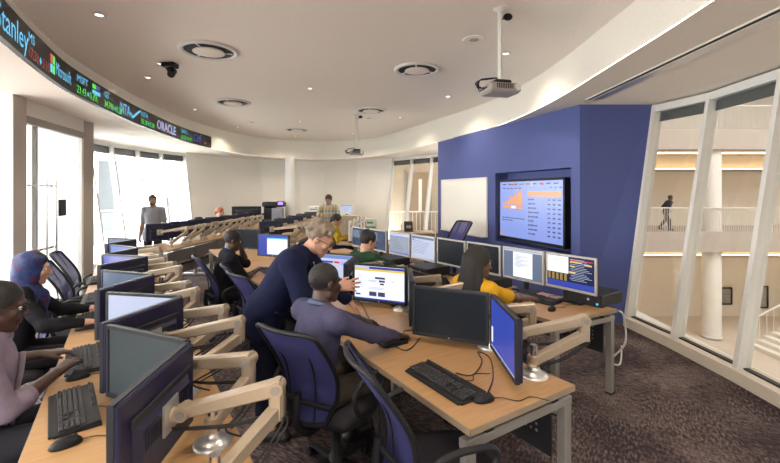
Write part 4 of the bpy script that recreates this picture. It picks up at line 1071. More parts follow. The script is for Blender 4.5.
    hand(B, lw, lfd, lback, 1, [lcurl*x for x in (.8, 1, 1.1, 1.2)], sc=S*(1.0 if not female else .9), minr=mr)
    hand(B, rw, rfd, rback, -1, [rcurl*x for x in (.8, 1, 1.1, 1.2)], spread=spread, sc=S*(1.0 if not female else .9), minr=mr)
    if full:
        for a_, kk in ((al, kl), (ar, kr)): B.cone(a_, a_+nv(0, .13, -.055), .036*S, .030*S, .02)
    body = B.build('body', m_skin[sk], root)
    # ---- eyes, brows, lips
    mb = MB()
    for sx in (-1, 1): mb.sphere(tuple(h(sx*.032, .0735, .003)), .0118*S, 10, 8)
    mb.build('eyes', m_eye, root)
    mb = MB()
    for sx in (-1, 1): q = h(sx*.032, .0805, .002); mb.sphere(tuple(q), .0068*S, 8, 6)
    mb.build('irises', m_iris, root)
    mb = MB(); L = []
    mb.tube([h(-.024, .084, -.064), h(-.008, .0915, -.061), h(.008, .0915, -.061), h(.024, .084, -.064)], .0045*S, 6); mb.tube([h(-.019, .083, -.071), h(0, .089, -.073), h(.019, .083, -.071)], .005*S, 6); mb.build('lips', m_lip[sk], root)
    if hair is not None and hstyle != 'scarf':
        mb = MB()
        for sx in (-1, 1): mb.tube([h(sx*.014, .091, .022), h(sx*.032, .092, .029), h(sx*.050, .080, .022)], [.0035*S, .004*S, .002*S], 5)
        mb.build('eyebrows', hair, root)
    # ---- hair
    if hair is not None:
        G = Fld(min(vox, .009)); 
        if hstyle == 'buzz':
            G.ell(h(0, -.018, .036), H, nv(.079, .097, .088)*S, .01); G.ell(h(0, .085, -.020), H, nv(.085, .065, .085)*S, .01, True); G.ell(h(0, .02, -.085), H, nv(.12, .085, .075)*S, .01, True)
        elif hstyle == 'short':
            G.ell(h(0, -.020, .040), H, nv(.085, .102, .096)*S, .01); G.ell(h(0, .105, -.025), H, nv(.085, .075, .092)*S, .012, True); G.ell(h(0, .02, -.10), H, nv(.14, .09, .082)*S, .01, True); G.noise = .0012
        elif hstyle == 'wavy':
            G.ell(h(0, -.024, .045), H, nv(.087, .107, .094)*S, .01); r_ = random.Random(4)
            for q in range(34):
                a = r_.uniform(0, 2*PI); e = r_.uniform(-.1, 1.3); x, y, z = math.cos(a)*math.cos(e)*.088, -.024+math.sin(a)*math.cos(e)*.105, .045+math.sin(e)*.090
                if y > .02 and z < .05: continue
                G.cone(h(x, y, z), h(x*1.03, y-.025, z-.012), .0165*S, .008*S, .009)
            G.ell(h(0, .128, -.008), H, nv(.092, .085, .100)*S, .012, True); G.ell(h(0, .125, .035), H, nv(.10, .072, .055)*S, .012, True); G.ell(h(0, .035, -.11), H, nv(.14, .09, .085)*S, .01, True)
            for sx in (-1, 1): G.ell(h(sx*.092, .022, -.022), H, nv(.035, .050, .048)*S, .01, True); G.ell(h(sx*.085, .068, .018), H, nv(.045, .055, .050)*S, .01, True)
            G.noise = .003
        elif hstyle == 'long':
            G.ell(h(0, -.018, .038), H, nv(.090, .108, .098)*S, .01)
            for q in range(9):
                a = PI*(1.02+.96*q/8) ; x, y = math.cos(a)*.072, -.03+math.sin(a)*.075
                bx, by = x*1.05, y-.01
                G.cone(h(x, y, .03), t(bx/S*S*1.0, -.105+.0*y, .34) if y < -.05 else t(bx*1.5, -.06, .36), .034*S, .030*S, .02)
            G.ell(h(0, .105, -.03), H, nv(.066, .085, .105)*S, .01, True); G.noise = .0015
        elif hstyle == 'bun':
            G.ell(h(0, -.020, .038), H, nv(.088, .106, .096)*S, .01); G.cone(h(0, -.10, .0), h(0, -.12, -.08), .045*S, .02*S, .02); G.ell(h(0, .105, -.03), H, nv(.066, .080, .10)*S, .01, True); G.noise = .002
        if hstyle != 'scarf': G.build('hair', hair, root)
        else:
            G.ell(h(0, -.022, .030), H, nv(.094, .108, .100)*S, .02); G.ell(h(0, -.03, -.05), H, nv(.088, .095, .09)*S, .03)
            G.cone(h(0, -.03, -.08), N-up*.02, .075*S, .09*S, .04); G.cone(t(-.10, .03, .43), t(.10, .03, .43), .065*S, k=.04); G.cone(t(-.02, .09, .42), t(.03, .125, .20), .06*S, .035*S, .03)
            G.ell(h(0, .125, -.020), H, nv(.062, .10, .092)*S, .012, True); G.noise = .004
            G.build('headscarf', hair, root)
            G = Fld(.008); G.ell(h(0, -.012, .046), H, nv(.078, .098, .082)*S, .01); G.ell(h(0, .10, -.030), H, nv(.085, .075, .092)*S, .01, True); G.ell(h(0, .0, -.12), H, nv(.14, .12, .12)*S, .01, True); G.build('hair', hair_mat('black_hairline', (.012, .01, .012)), root)
    if beard is not None:
        G = Fld(.007); G.ell(h(0, .030, -.055), H, nv(.062, .066, .062)*S, .01); G.ell(h(0, .075, -.004), H, nv(.07, .06, .045)*S, .01, True); G.cone(h(-.012, .1, -.066), h(.012, .1, -.066), .012, k=.006, sub=True); G.ell(h(0, -.06, -.04), H, nv(.1, .07, .1)*S, .01, True); G.build('beard', beard, root)
    if glasses:
        mb = MB()
        for sx in (-1, 1):
            mb.tube([h(sx*.034+.022*math.cos(a), .098, .002+.016*math.sin(a)) for a in np.linspace(0, 2*PI, 14)[:-1]], .0022, 5, True)
            mb.tube([h(sx*.056, .097, .008), h(sx*.078, .06, .008), h(sx*.082, -.01, .006)], .002, 5)
        mb.tube([h(-.012, .1, .004), h(.012, .1, .004)], .002, 5); mb.build('glasses', m_black, root)
    # ---- clothes
    if top is not None:
        G = Fld(vox); g = (.012 if not jacket else .024)+g_add; torso(G, g)
        arms(G, g, {'long': .93, 'roll': .68, 'short': .36, 'elbow': .5}[sleeve])
        if jacket or untucked:
            fl = .19 if jacket else .08
            G.ell(t(0, -.005, -.03), T, nv(.185, .135, fl)*S, .04)
            if sit is False: G.cone(hipL+nv(-.01, 0, 0), hipL+(kl-hipL)*.30, .098*S, .105*S, .03); G.cone(hipR, hipR+(kr-hipR)*.30, .098*S, .105*S, .03)
        G.cone(N+up*.05*S, N+up*.3*S, .062*S, .09*S, .01, True)
        G.noise = .0016 if not jacket else .002
        G.build('jacket' if jacket else 'shirt', top, root)
        if jacket:
            for sx in (-1, 1):
                mb = MB(); mb.beam(t(sx*.055, .11, .46), t(sx*.012, .165, .16), .062, .012, .02, .012); mb.build('lapel', top, root)
                mb = MB(); mb.beam(t(sx*.11, .13, .06), t(sx*.17, .08, .07), .05, .012); mb.build('pocket_flap', top, root)
        elif collar is not None and vox < .01:
            mb = MB(); mb.tube([t(0, .135, .40), t(0, .138, .30), t(0, .132, .17), t(0, .138, .02)], .006, 6, flat=2.2); mb.build('placket', collar, root)
        if collar is not None:
            mb = MB(); pts = []
            for q in range(17):
                a = 2*PI*q/16+PI/2; pts.append(N+rt*.066*S*math.cos(a)+fw*(.068*S*math.sin(a)-.004)+up*(.005-.016*math.sin(a))*S)
            mb.tube(pts, .0115*S, 6, flat=1.6)
            if collar is not None: mb.build('collar', collar, root)
        if tie is not None:
            G = Fld(.006); G.cone(t(0, .10, .44), t(0, .150, .20), .030*S, .035*S, .01); o = G.build('shirt_front', m_paleshirt, root)
            mb = MB(); mb.beam(t(0, .135, .44), t(0, .188, .20), .03, .012, .06, .012); mb.build('tie', tie, root)
    if bottom is not None and full:
        G = Fld(vox*1.15); lgs(G, .012, .97); G.ell(t(0, 0, .0), T, nv(.178, .126, .125)*S, .035); G.noise = .0015
        G.build('trousers', bottom, root)
        for a_ in (al, ar):
            G = Fld(.01); G.cone(a_+nv(0, -.02, -.045), a_+nv(0, .15, -.058), .052, .046, .02); G.cone(a_+nv(0, 0, .02), a_+nv(0, 0, -.03), .056, .056, .02); G.build('shoe', m_shoe, root)
    return root
m_paleshirt = M('pale_shirt_cloth', (.55, .58, .68), .8)
def cloth(n, c, b=.25): return M(n, c, .9, spec=.12, noise=(25, .15), bump=(260, b))
# ------------------------------------------------------------------ layout: desks
def deskrun(row, t0, t1, n, depth, lab, group, skew=0, style='steel'):
    for k in range(n):
        a = t0+(t1-t0)*k/n; b = t0+(t1-t0)*(k+1)/n
        desk(row, a, b, depth, lab[k], skew if k == 0 else 0, True, style, group, (True, k == n-1))
deskrun(RA, -1.5, 5.9, 4, .74, ['beech desk with black keyboard and mouse at bottom left, nearest in the left row', 'beech desk in front of the man in glasses and the woman in the headscarf', 'beech desk in left row just beyond the woman in the headscarf', 'farthest beech desk of the left row under the small far monitors'], 'left row of desks')
deskrun(RB, 0, 6.5, 4, .75, ['beech desk with grey steel end frame in the front center', 'beech desk under the monitor the suited man points at', 'beech desk beside the man with hand on his face', 'farthest beech desk of the center row'], 'center row of desks')
deskrun(RF, 0, 4.6, 3, .75, ['beech desk with grey steel legs nearest the blue wall, holding trading monitor', 'beech desk in the right row under the two dark monitors', 'farthest beech desk of the right row by the man in green'], 'right row of desks', skew=-.10)
deskrun(RC, 0, 5.4, 3, .74, ['nearest far left desk with dark modesty panels, behind the left row', 'middle desk of the far left row with many monitor arms', 'farthest desk of the far left row below the big black monitor'], 'far left row of desks', style='tee')
deskrun(RD_, 0, 4.6, 3, .74, ['near desk of the far middle row behind the center row', 'middle desk of the far middle row', 'far end desk of the far middle row by the printer'], 'far middle row of desks', style='tee')
RG = Row((-1.02, 8.0), -2.0)
deskrun(RG, 0, 2.9, 2, .70, ['desk with white papers before the person in yellow', 'far desk behind the person in yellow'], 'far right row of desks', style='tee')

# ------------------------------------------------------------------ monitors and arms
def pair(row, apex, tn, ln, zt, far_scr, near_scr, labf, labn, group, k, h=.33, arms=True, fui=None, nui=None, far=False, w=.505, sp=.44, ang=None, angn=None, armlab='', barea=(-.56, .58), barea2=(-.20, .635), both=True):
    t, n = apex
    a = math.radians(ang if ang is not None else 31)
    an = math.radians(angn) if angn is not None else a
    fe = row.P(t+.02+w*math.cos(a), n-w*math.sin(a)); ap = row.P(t+.012, n); ap2 = row.P(t-.012, n); ne = row.P(t-.02-w*math.cos(an), n-w*math.sin(an))
    out = []
    # user looks along +n: far end (+u) is on the user's left
    mf = monitor(fe, ap, zt, h, labf, far_scr, fui, group=group); mn = monitor(ap2, ne, zt, h, labn, near_scr, nui, group=group)
    if arms:
        ez = 1.03 if not far else 1.0
        v = mon_back(mn); el = row.V(t-.47, n+.25, ez); arm(row.P(t+barea[0], barea[1]), el, v+Vector((0, 0, .0)), mn.rotation_euler.z, armlab % 'near', group+' arms', far=far)
        v = mon_back(mf); el = row.V(t-.13, n+.23, ez-.01); arm(row.P(t+barea2[0], barea2[1]), el, v, mf.rotation_euler.z, armlab % 'far', group+' arms', far=far)
    return mf, mn
LA = [(-.07, .56), (.80, .62), (1.69, .51), (2.77, .51), (3.60, .44), (4.62, .45)]
SCA = [(m_offw, None), (E_page, 'curve'), (E_slate, None), (E_blue, 'bar'), (E_lblue, None), (E_slate, None)]
for k, a in enumerate(LA):
    pair(RA, a, 0, 0, 1.105, SCA[k][0], m_off, ['hazy dark screen facing us at lower left, beside the nearest monitor back', 'monitor with pale blue screen beside the keyboard of the woman in the headscarf', 'monitor with grey blue screen, third along the left row', 'monitor with bright blue screen, fourth along the left row', 'small monitor with light blue screen, fifth along the left row', 'farthest monitor with screen facing us in the left row'][k],
         'black monitor back with painted navy sheen, %s in the left row of desks' % ORD[k], 'monitors on the left row', k, h=.345 if k < 2 else .33, fui=SCA[k][1], ang=[34, 47, 40, 46, 30, 38][k], angn=[30, 47, 40, 46, 34, 38][k], w=.52, armlab='champagne metal arm holding the %s monitor of the '+ORD[k]+' pair on the left row', far=k > 3)
LBm = [(.54, .69), (1.55, .77), (2.39, .72), (4.42, .72), (5.68, .71)]
SCB = [(m_off, None), (E_white, 'web'), (E_page, 'mail'), (E_blue, 'win'), (m_off, None)]
SCN = [(E_blue, 'bar'), (m_off, None), (E_slate, None), (m_off, None), (m_off, None)]
for k, a in enumerate(LBm[:3]):
    mf, mn = pair(RB, a, 0, 0, 1.115, SCB[k][0], SCN[k][0], ['black monitor with dark unlit screen in the front center', 'monitor with bright web page in front of the suited man hand', 'monitor with blue and violet web page below the suited man face', 'monitor with blue screen and white window left of the suited man', 'dark monitor beside the man with hand on his face'][k],
         ['thin edge-on monitor with blue screen at front center, right of the unlit one', 'edge-on black monitor right of the bright web page', 'edge-on grey monitor behind the seated man head', 'edge-on monitor left of the suited man back', 'edge-on monitor at far end of the center row'][k], 'monitors on the center row', k,
         fui=SCB[k][1], nui=SCN[k][1], ang=[33, 34, 33][k], angn=[33, 34, 40][k], armlab='metal arm holding the %s monitor of the '+ORD[k]+' pair on the center row', far=k > 2, barea=(-.35, .66), barea2=(.08, .76))
for (pa, pb_, sc_, ui_, lb, nm) in (((-1.97, 6.12), (-1.46, 5.92), E_blue, 'win', 'monitor with blue screen and white window left of the suited man', 'lit blue'), ((-2.62, 6.92), (-2.14, 6.78), m_off, None, 'dark monitor beside the man with hand on his face', 'dark')):
    m = monitor(pa, pb_, 1.13, .33, lb, sc_, ui_, group='monitors on the center row'); v = mon_back(m)
    arm((v.x+.18, v.y+.22), (v.x+.28, v.y+.10, 1.02), v, m.rotation_euler.z, 'metal arm behind the %s monitor beyond the man with hand on face' % nm, 'monitors on the center row arms', far=True)
# right row: upright monitors side by side
labs = ['monitor with dark trading screen and white window, rightmost by the blue wall', 'monitor with white document on slate screen right of the woman in yellow', 'unlit dark monitor just left of the woman in yellow hair', 'unlit dark monitor, second left of the woman in yellow',
        'monitor with pale document page in the right row', 'monitor with grey blue window in the right row', 'dark blue monitor right beside the man in green', 'dark blue monitor left of the man in green']
scr = [(E_navy, 'trade'), (E_slate, 'doc'), (m_off, None), (m_off, None), (E_page, 'doc2'), (E_lblue, 'doc3'), (E_dblue, 'desk'), (E_dblue, 'desk')]
tt = [.0, .51, 1.03, 1.54, 2.06, 2.57, 3.12, 3.64]
for k in range(8):
    a, b = RF.P(tt[k]+.50, .62), RF.P(tt[k], .60)
    monitor(a, b, 1.175, .325, labs[k], scr[k][0], scr[k][1], bez=m_bezelg, stand=.11, group='monitors in the right row')
# far rows: backs towards us
CM = [((-4.53, 7.60), (-4.25, 7.96)), ((-4.42, 8.22), (-4.14, 8.66)), ((-4.36, 8.85), (-4.10, 9.30)), ((-4.33, 9.60), (-4.06, 10.02)), ((-4.28, 10.3), (-4.02, 10.75)), ((-4.2, 11.0), (-3.96, 11.45)), ((-4.16, 11.7), (-3.92, 12.1))]
for k, (a, b) in enumerate(CM):
    m = monitor(b, a, 1.155, .33, 'dark monitor back with metal arm, %s in the far left row' % ORD[k], m_off, group='monitors in the far left row')
    v = mon_back(m); c = v
    arm((-3.98+.02*k, c.y-.30), (-3.82+.02*k, c.y-.05, 1.08), v, m.rotation_euler.z, 'thin bent metal arm of the %s monitor in the far left row' % ORD[k], 'arms in the far left row', far=True)
    P2 = Vector((c.x-.02, c.y+.42, 0)); 
    if k < 6:
        m2 = monitor((c.x-.30, c.y+.52), (c.x+.12, c.y+.22), 1.12, .33, 'mostly hidden monitor facing forward behind the %s far left monitor back' % ORD[k], E_slate if k % 2 else m_off, group='second monitors in the far left row')
        arm((-3.95+.02*k, c.y+.12), (-3.80+.02*k, c.y+.25, 1.07), mon_back(m2), m2.rotation_euler.z, 'thin bent metal arm just beyond the %s far left monitor back' % ORD[k], 'arms in the far left row', far=True)
for k in range(5):
    y = 8.15+k*.92; x = -2.56+.03*k
    m = monitor((x+.30, y+.30), (x, y-.12), 1.17, .33, 'dark monitor back, %s in the far middle row' % ORD[k], m_off, group='monitors in the far middle row')
    arm((-2.02, y-.2), (-1.86, y+.02, 1.06), mon_back(m), m.rotation_euler.z, 'thin metal arm of the %s monitor back in the far middle row' % ORD[k], 'arms in the far middle row', far=True)
    m2 = monitor((x-.12, y+.62), (x+.30, y+.36), 1.15, .33, 'forward facing monitor behind the %s far middle monitor back' % ORD[k], E_lblue if k == 0 else m_off, group='second monitors in the far middle row')
    arm((-1.98, y+.25), (-1.84, y+.42, 1.05), mon_back(m2), m2.rotation_euler.z, 'thin metal arm beyond the %s monitor back in the far middle row' % ORD[k], 'arms in the far middle row', far=True)
for k in range(5):
    y = 8.0+k*.60; x = -.80+.03*k
    m = monitor((x-.02, y+.50), (x, y), 1.16, .36, 'white edge-on monitor, %s in the row in front of the person in yellow' % ORD[k], E_page if k else m_off, bez=m_plastic, back=m_plastic, stand=.07, group='white edge-on monitors')
t = monitor((-4.05, 12.9), (-4.90, 12.7), 1.30, .40, 'wide black monitor seen from behind near the back wall, left of the copier', m_off, bez=m_black, back=m_black, stand=.16, group='monitors in the far left row')

# ------------------------------------------------------------------ keyboards, mice, computers
KB = keyboard_proto(); MS = mouse_proto(); PC = pc_proto(); CH = chair_proto()
KZ = DZ+.001
def K(row, t, n, lab, dr=0, proto=None, g='black keyboards'):
    p = row.P(t, n); return place(proto or KB, lab, (p[0], p[1], KZ), row.rz-PI/2+dr, g)
def wk(x, y): p = at(x, y, DZ+.02); return p
def KW(x, y, row, lab, dr=0): p = wk(x, y); return place(KB, lab, (p[0], p[1], KZ), row.rz-PI/2+dr, 'black keyboards')
def MW(x, y, row, lab, dr=0): p = wk(x, y); return place(MS, lab, (p[0], p[1], KZ), row.rz-PI/2+dr, 'black mice')
KW(76, 406, RA, 'black keyboard at bottom left, next to a mouse', .12)
KW(86, 357, RA, 'black keyboard beside the hands of the man in glasses', .08)
KW(92, 319, RA, 'black keyboard under the hands of the woman in the headscarf', .05)
KW(95, 297, RA, 'small black keyboard in left row behind the empty chairs')
KW(98, 279, RA, 'farthest small keyboard seen on the left row')
K(RA, -.62, .22, 'black keyboard corner at the very bottom left')
MW(66, 441, RA, 'black mouse in front of the bottom left keyboard', .15)
MW(78, 375, RA, 'black mouse under the hand of the man in glasses', .1)
KW(444, 379, RB, 'black keyboard on the front center desk', -.0)
KW(380, 333, RB, 'black keyboard by the hand of the seated man in the lavender shirt', -.0)
K(RB, 3.9, .30, 'black keyboard in front of the man with hand on his face')
MW(484, 397, RB, 'black mouse beside the front center keyboard', -.3)
KW(535, 297, RF, 'black keyboard under the hand of the woman in yellow', 0); MW(552, 308, RF, 'black mouse by the woman in yellow', .2)
KW(372, 257, RF, 'black keyboard near the man in green'); KW(345, 239, RG, 'small keyboard by the person in yellow')
p = at(588, 313, DZ); place(PC, 'flat black desktop computer on the right end of the desk by the blue wall', (1.88, 3.80, DZ), RF.rz-PI/2, 'flat black computers')
p = RF.P(1.12, .50); place(PC, 'flat black desktop computer just right of the woman in yellow', (p[0], p[1], DZ), RF.rz-PI/2+.05, 'flat black computers')
p = RF.P(1.98, .42); place(PC, 'flat black desktop computer left of the woman in yellow', (p[0], p[1], DZ), RF.rz-PI/2, 'flat black computers')
p = RF.P(2.78, .44); place(PC, 'flat black desktop computer by the man in green', (p[0], p[1], DZ), RF.rz-PI/2, 'flat black computers')

# ------------------------------------------------------------------ chairs
def chair(x, y, rz, lab): return place(CH, lab, (x, y, 0), rz, 'mesh back task chairs')
hA, hB, hF = RA.rz-PI/2, RB.rz-PI/2, RF.rz-PI/2
chair(.26, 1.93, -1.25, 'empty mesh chair tucked under the front center desk')
chair(-.33, 2.50, -.55, 'mesh chair under the man in the lavender shirt in the center')
p = RB.P(3.70, -.14); chair(p[0], p[1], hB, 'blue tinted mesh chair under the man with hand on his face')
p = RB.P(2.95, .02); chair(p[0], p[1], hB-.1, 'empty blue tinted mesh chair left of the suited man, behind the seated man')
p = RB.P(2.55, .0); chair(p[0], p[1], hB+.2, 'chair mostly hidden behind the suited man back')
p = RA.P(.78, -.36); chair(p[0], p[1], hA, 'mesh chair at the left edge under the man in glasses')
p = RA.P(1.90, -.40); chair(p[0], p[1], hA, 'dark mesh chair under the woman in the headscarf')
p = RA.P(2.6, .0); chair(p[0], p[1], hA+.1, 'blue tinted mesh chair just beyond the woman in the headscarf')
p = RA.P(3.29, .07); chair(p[0], p[1], hA-.1, 'empty blue tinted mesh chair tilted by the left row, nearer of two')
p = RA.P(4.1, .07); chair(p[0], p[1], hA-.1, 'empty blue tinted mesh chair by the left row, farther of two')
p = RF.P(.28, -.50); chair(p[0], p[1], hF, 'mesh chair under the woman in yellow')
p = RF.P(.95, -.12); chair(p[0], p[1], hF+.1, 'empty mesh chair left of the woman in yellow')
p = RF.P(1.55, -.08); chair(p[0], p[1], hF-.1, 'empty mesh chair in the right row behind the web page monitor')
p = RF.P(2.2, -.35); chair(p[0], p[1], hF, 'mesh chair under the man in green')
p = RF.P(3.0, -.2); chair(p[0], p[1], hF+.2, 'small mesh chair between the man in green and the person in yellow')
wc_ = chair(.92, 7.35, 2.0, 'empty mesh chair standing by the whiteboard'); wc_.scale = (1.17, 1.17, 1.17)
chair(-1.35, 8.75, -1.57, 'chair under the person in yellow far back')
chair(-4.95, 11.5, -1.57, 'chair under the red haired person far back')

# ------------------------------------------------------------------ back of the room
t = thing('copier', 'black office copier with violet display and grey cabinet by the white column', 'copier', (-3.65, 13.0, 0))
def pb(par, name, c, s, mat, bev=.01, rz=0): mb = MB(); mb.box(c, s, rz, bev); return mb.build(name, mat, par)
pb(t, 'cabinet', (0, 0, .45), (.66, .6, .9), m_black, .02); pb(t, 'paper_tray', (.12, -.305, .35), (.36, .02, .22), m_steel, .004); pb(t, 'paper_tray', (.12, -.305, .62), (.36, .02, .22), m_steel, .004)
pb(t, 'side_unit', (.15, -.2, 1.0), (.32, .25, .5), M('copier_grey', (.22, .22, .27), .5), .01); pb(t, 'scanner_lid', (-.02, 0, 1.36), (.62, .55, .16), m_black, .03); pb(t, 'neck', (-.16, .05, 1.08), (.3, .4, .4), m_black, .02)
d = pb(t, 'display', (.26, -.30, 1.40), (.2, .03, .14), m_black, .005); pb(d, 'display_screen', (.26, -.318, 1.40), (.16, .004, .10), m_purple, 0); pb(t, 'output_tray', (-.36, -.1, 1.05), (.2, .35, .05), m_black, .01)
t = thing('counter', 'beige waist high counter against the back wall behind the man in plaid', 'counter', (-1.82, 13.3, 0))
pb(t, 'body', (0, 0, .48), (1.8, .56, .96), m_beige, .005); pb(t, 'countertop', (0, 0, .98), (1.86, .62, .04), m_woodp, .004)
for k in range(4): q = pb(t, 'door', (-.67+.45*k, -.288, .5), (.43, .018, .88), m_beige, .003); pb(q, 'handle', (-.52+.45*k, -.302, .8), (.012, .012, .12), m_silver, 0)
t = thing('printer', 'white box shaped printer on the back counter left of the man in plaid', 'printer', (-2.42, 13.2, 1.0)); pb(t, 'body', (0, 0, .15), (.34, .34, .30), m_plastic, .02); pb(t, 'paper_slot', (0, -.172, .2), (.24, .006, .02), m_blackm, 0); pb(t, 'display', (.08, -.172, .26), (.06, .006, .03), m_steel, 0)
t = monitor((-1.60, 13.2), (-1.20, 13.2), 1.36, .31, 'white computer with pale lit screen on the back counter right of the man in plaid', E_page, 'doc2', bez=m_plastic, back=m_plastic, stand=.06)
t = thing('low_cabinet', 'low white cabinet below the green and white box at the back', 'cabinet', (-.58, 12.1, 0)); pb(t, 'body', (0, 0, .32), (.6, .45, .62), m_white, .005); pb(t, 'top', (0, 0, .645), (.62, .47, .03), m_woodp, .003); pb(t, 'plinth', (0, 0, .02), (.56, .42, .03), m_steel, .0)
t = thing('carton', 'white box with green bands on the low cabinet at the back', 'box', (-.58, 12.05, .66)); pb(t, 'body', (0, 0, .15), (.36, .28, .30), m_plastic, .006)
mg = M('green_print', (.10, .36, .18), .6); pb(t, 'band', (0, -.142, .06), (.34, .004, .07), mg, 0); pb(t, 'band', (0, -.142, .20), (.18, .004, .06), mg, 0); pb(t, 'lid', (0, 0, .295), (.37, .29, .03), m_plastic, .003)
t = thing('credenza', 'wooden side table behind the right row holding a black desk phone', 'table', (.42, 8.7, 0)); pb(t, 'tabletop', (.05, 0, .90), (.9, .45, .035), m_woodp, .004); pb(t, 'side_panel', (-.36, 0, .44), (.03, .4, .88), m_woodp, .003); pb(t, 'side_panel', (.46, 0, .44), (.03, .4, .88), m_woodp, .003); pb(t, 'back_panel', (.05, .18, .55), (.8, .02, .6), m_woodp, .002)
t = thing('desk_phone', 'black angled desk phone with white handset on the side table', 'telephone', (.36, 8.65, .92)); mb = MB(); mb.hexa([(-.06, -.10, 0), (.12, -.10, 0), (.12, .08, 0), (-.06, .08, 0)], [(-.06, .02, .20), (.12, .02, .20), (.12, .06, .21), (-.06, .06, .21)]); mb.build('body', m_black, t)
mb = MB(); mb.tube([(-.11, -.08, .03), (-.12, -.03, .09), (-.11, .02, .14)], .025, 8); mb.build('handset', m_plastic, t); pb(t, 'keypad', (.03, -.055, .09), (.10, .004, .08), m_steel, 0, 0)
for (x, y, z, lab, rz) in ((-.86, 8.62, DZ, 'white sheet of paper on the desk before the person in yellow', .3), (.0, 4.95, DZ, 'white sheet of paper by the man in green', .5), (-2.30, 4.95, 0, '', 0)):
    if not lab: continue
    mb = MB()
    for k in range(3): mb.box((0, 0, .0015+.002*k), (.21, .297, .0015), .06*k)
    o = mb.build('paper', m_paper); o.location = (x, y, z+.0005); o.rotation_euler = (0, 0, rz); tag(o, lab, 'paper')
t = thing('laptop', 'maroon backed laptop raised beside the person in yellow', 'laptop', (-1.0, 8.95, DZ)); ml = M('maroon_plastic', (.08, .02, .04), .4)
pb(t, 'base', (0, 0, .012), (.24, .33, .02), ml, .004); mb = MB(); mb.hexa([(.10, -.165, .02), (.115, -.165, .02), (.115, .165, .02), (.10, .165, .02)], [(.17, -.165, .24), (.185, -.165, .24), (.185, .165, .24), (.17, .165, .24)]); mb.build('lid', ml, t)
q = pb(t, 'keys', (-.01, 0, .024), (.13, .28, .004), m_key, 0)
# cables on the floor under the front centre chair and by the right desk
mb = MB(); mb.tube(catmull([Vector((2.02, 3.62, .70)), Vector((2.12, 3.72, .62)), Vector((2.18, 3.80, .35)), Vector((2.10, 3.9, .15)), Vector((2.3, 4.1, .03)), Vector((2.6, 4.6, .02))], 6, False), .008, 6); tag(mb.build('power_cord', m_plastic, loc=(2.1, 3.7, 0)), 'pale cord hanging behind the right end desk', 'cord')
mb = MB(); mb.tube(catmull([Vector((1.42, 3.5, .62)), Vector((1.5, 3.55, .50)), Vector((1.62, 3.6, .46)), Vector((1.74, 3.62, .52)), Vector((1.8, 3.66, .64))], 6, False), .007, 6); tag(mb.build('power_cord', m_cable, loc=(1.5, 3.55, .5)), 'black cable looping under the desk by the blue wall', 'cord')
def wire(pts, lab):
    q = [Vector((*at(x, y, DZ+.006), DZ+.006)) for x, y in pts]; mb = MB(); mb.tube(catmull(q, 6, False), .0035, 5); tag(mb.build('cable', m_cable, loc=q[0]), lab, 'cable')
wire([(486, 396), (493, 378), (490, 358), (478, 352), (482, 362), (472, 375), (456, 373)], 'looping black cable behind the front center mouse')
wire([(420, 338), (402, 350), (372, 322), (360, 302), (350, 298), (362, 288), (366, 300)], 'tangled cable left of the bright web page monitor')
wire([(522, 372), (532, 362), (545, 350), (540, 366)], 'short black cable at the foot of the edge-on blue monitor')

# ------------------------------------------------------------------ outside left and the atrium on the right
mb = MB(); mb.box((-14, 12, -.08), (14.8, 26, .1)); tag(mb.build('terrace', M('pale_terrace', (.85, .84, .80), .9)), 'pale terrace floor beyond the left windows', 'terrace')
t = thing('glass_balustrade', 'glass balustrade with grey rail outside the left windows', 'balustrade', (-9.5, 12, 0))
for k in range(12): pb(t, 'glass_panel', (0, -6+k*1.3, .55), (.02, 1.26, 1.0), glass('balustrade_glass', (.60, .68, .72), .1), 0); pb(t, 'post', (0, -6.65+k*1.3, .55), (.05, .05, 1.1), m_steel, 0)
pb(t, 'handrail', (0, 1.2, 1.12), (.06, 15.8, .05), m_steel, .0)
for (x, y, w_, h_, lab) in ((-13.2, 19.3, .75, 3.2, 'grey slab pillar outside seen through the second left window pane'), (-14.5, 28, 1.1, 4.2, 'grey slab pillar outside seen through the farthest left window pane'), (-17.5, 23, 1.0, 3.4, 'grey slab pillar outside near the first left window pane')):
    t = thing('pillar', lab, 'pillar', (x, y, 0)); pb(t, 'shaft', (0, 0, h_/2), (w_, .5, h_), M('grey_stone', (.09, .10, .11), .8), .02); pb(t, 'cap', (0, 0, h_+.05), (w_+.1, .6, .1), m_frame, .01)
# atrium shell
mb = MB()
mb.box((15, 21.6, 1.5), (30, .3, 18)); struct(mb.build('wall_atrium_back', m_warm))
mb = MB(); mb.box((26, 9, 1.5), (.3, 26, 18)); struct(mb.build('wall_blocker_atrium_right', m_warm))  # unseen end wall, added to keep the sky from flooding the atrium
mb = MB(); mb.box((14.6, 9, -4.9), (23, 26, .3)); struct(mb.build('floor_atrium', M('pale_stone_floor', (.62, .56, .50), .5)))
mb = MB(); mb.box((14.8, 9, 8.9), (23, 26, .3)); struct(mb.build('ceiling_blocker_atrium', m_atr))  # unseen lid, added so the sky does not overexpose the atrium
mb = MB(); mb.box((3.6, 3, -2.5), (.3, 14, 4.9)); struct(mb.build('trim_3', m_white))  # slab edge carried down below the floor as an added light block
mb = MB(); mb.box((4.45, 3, 6.4), (.2, 14, 5.2)); struct(mb.build('wall_blocker_atrium_upper', m_warm))  # added above the soffit to block sky light, out of view
mb = MB(); mb.box((4.3, 15.2, 2.0), (.2, 13.2, 14)); struct(mb.build('wall_blocker_atrium_left', m_warm))  # out of view, added to shut out sky light behind the blue wall
mb = MB(); mb.box((15, -4.0, 2.0), (23, .2, 14)); struct(mb.build('wall_blocker_atrium_front', m_warm))  # unseen near end, added to stop sky light entering the atrium
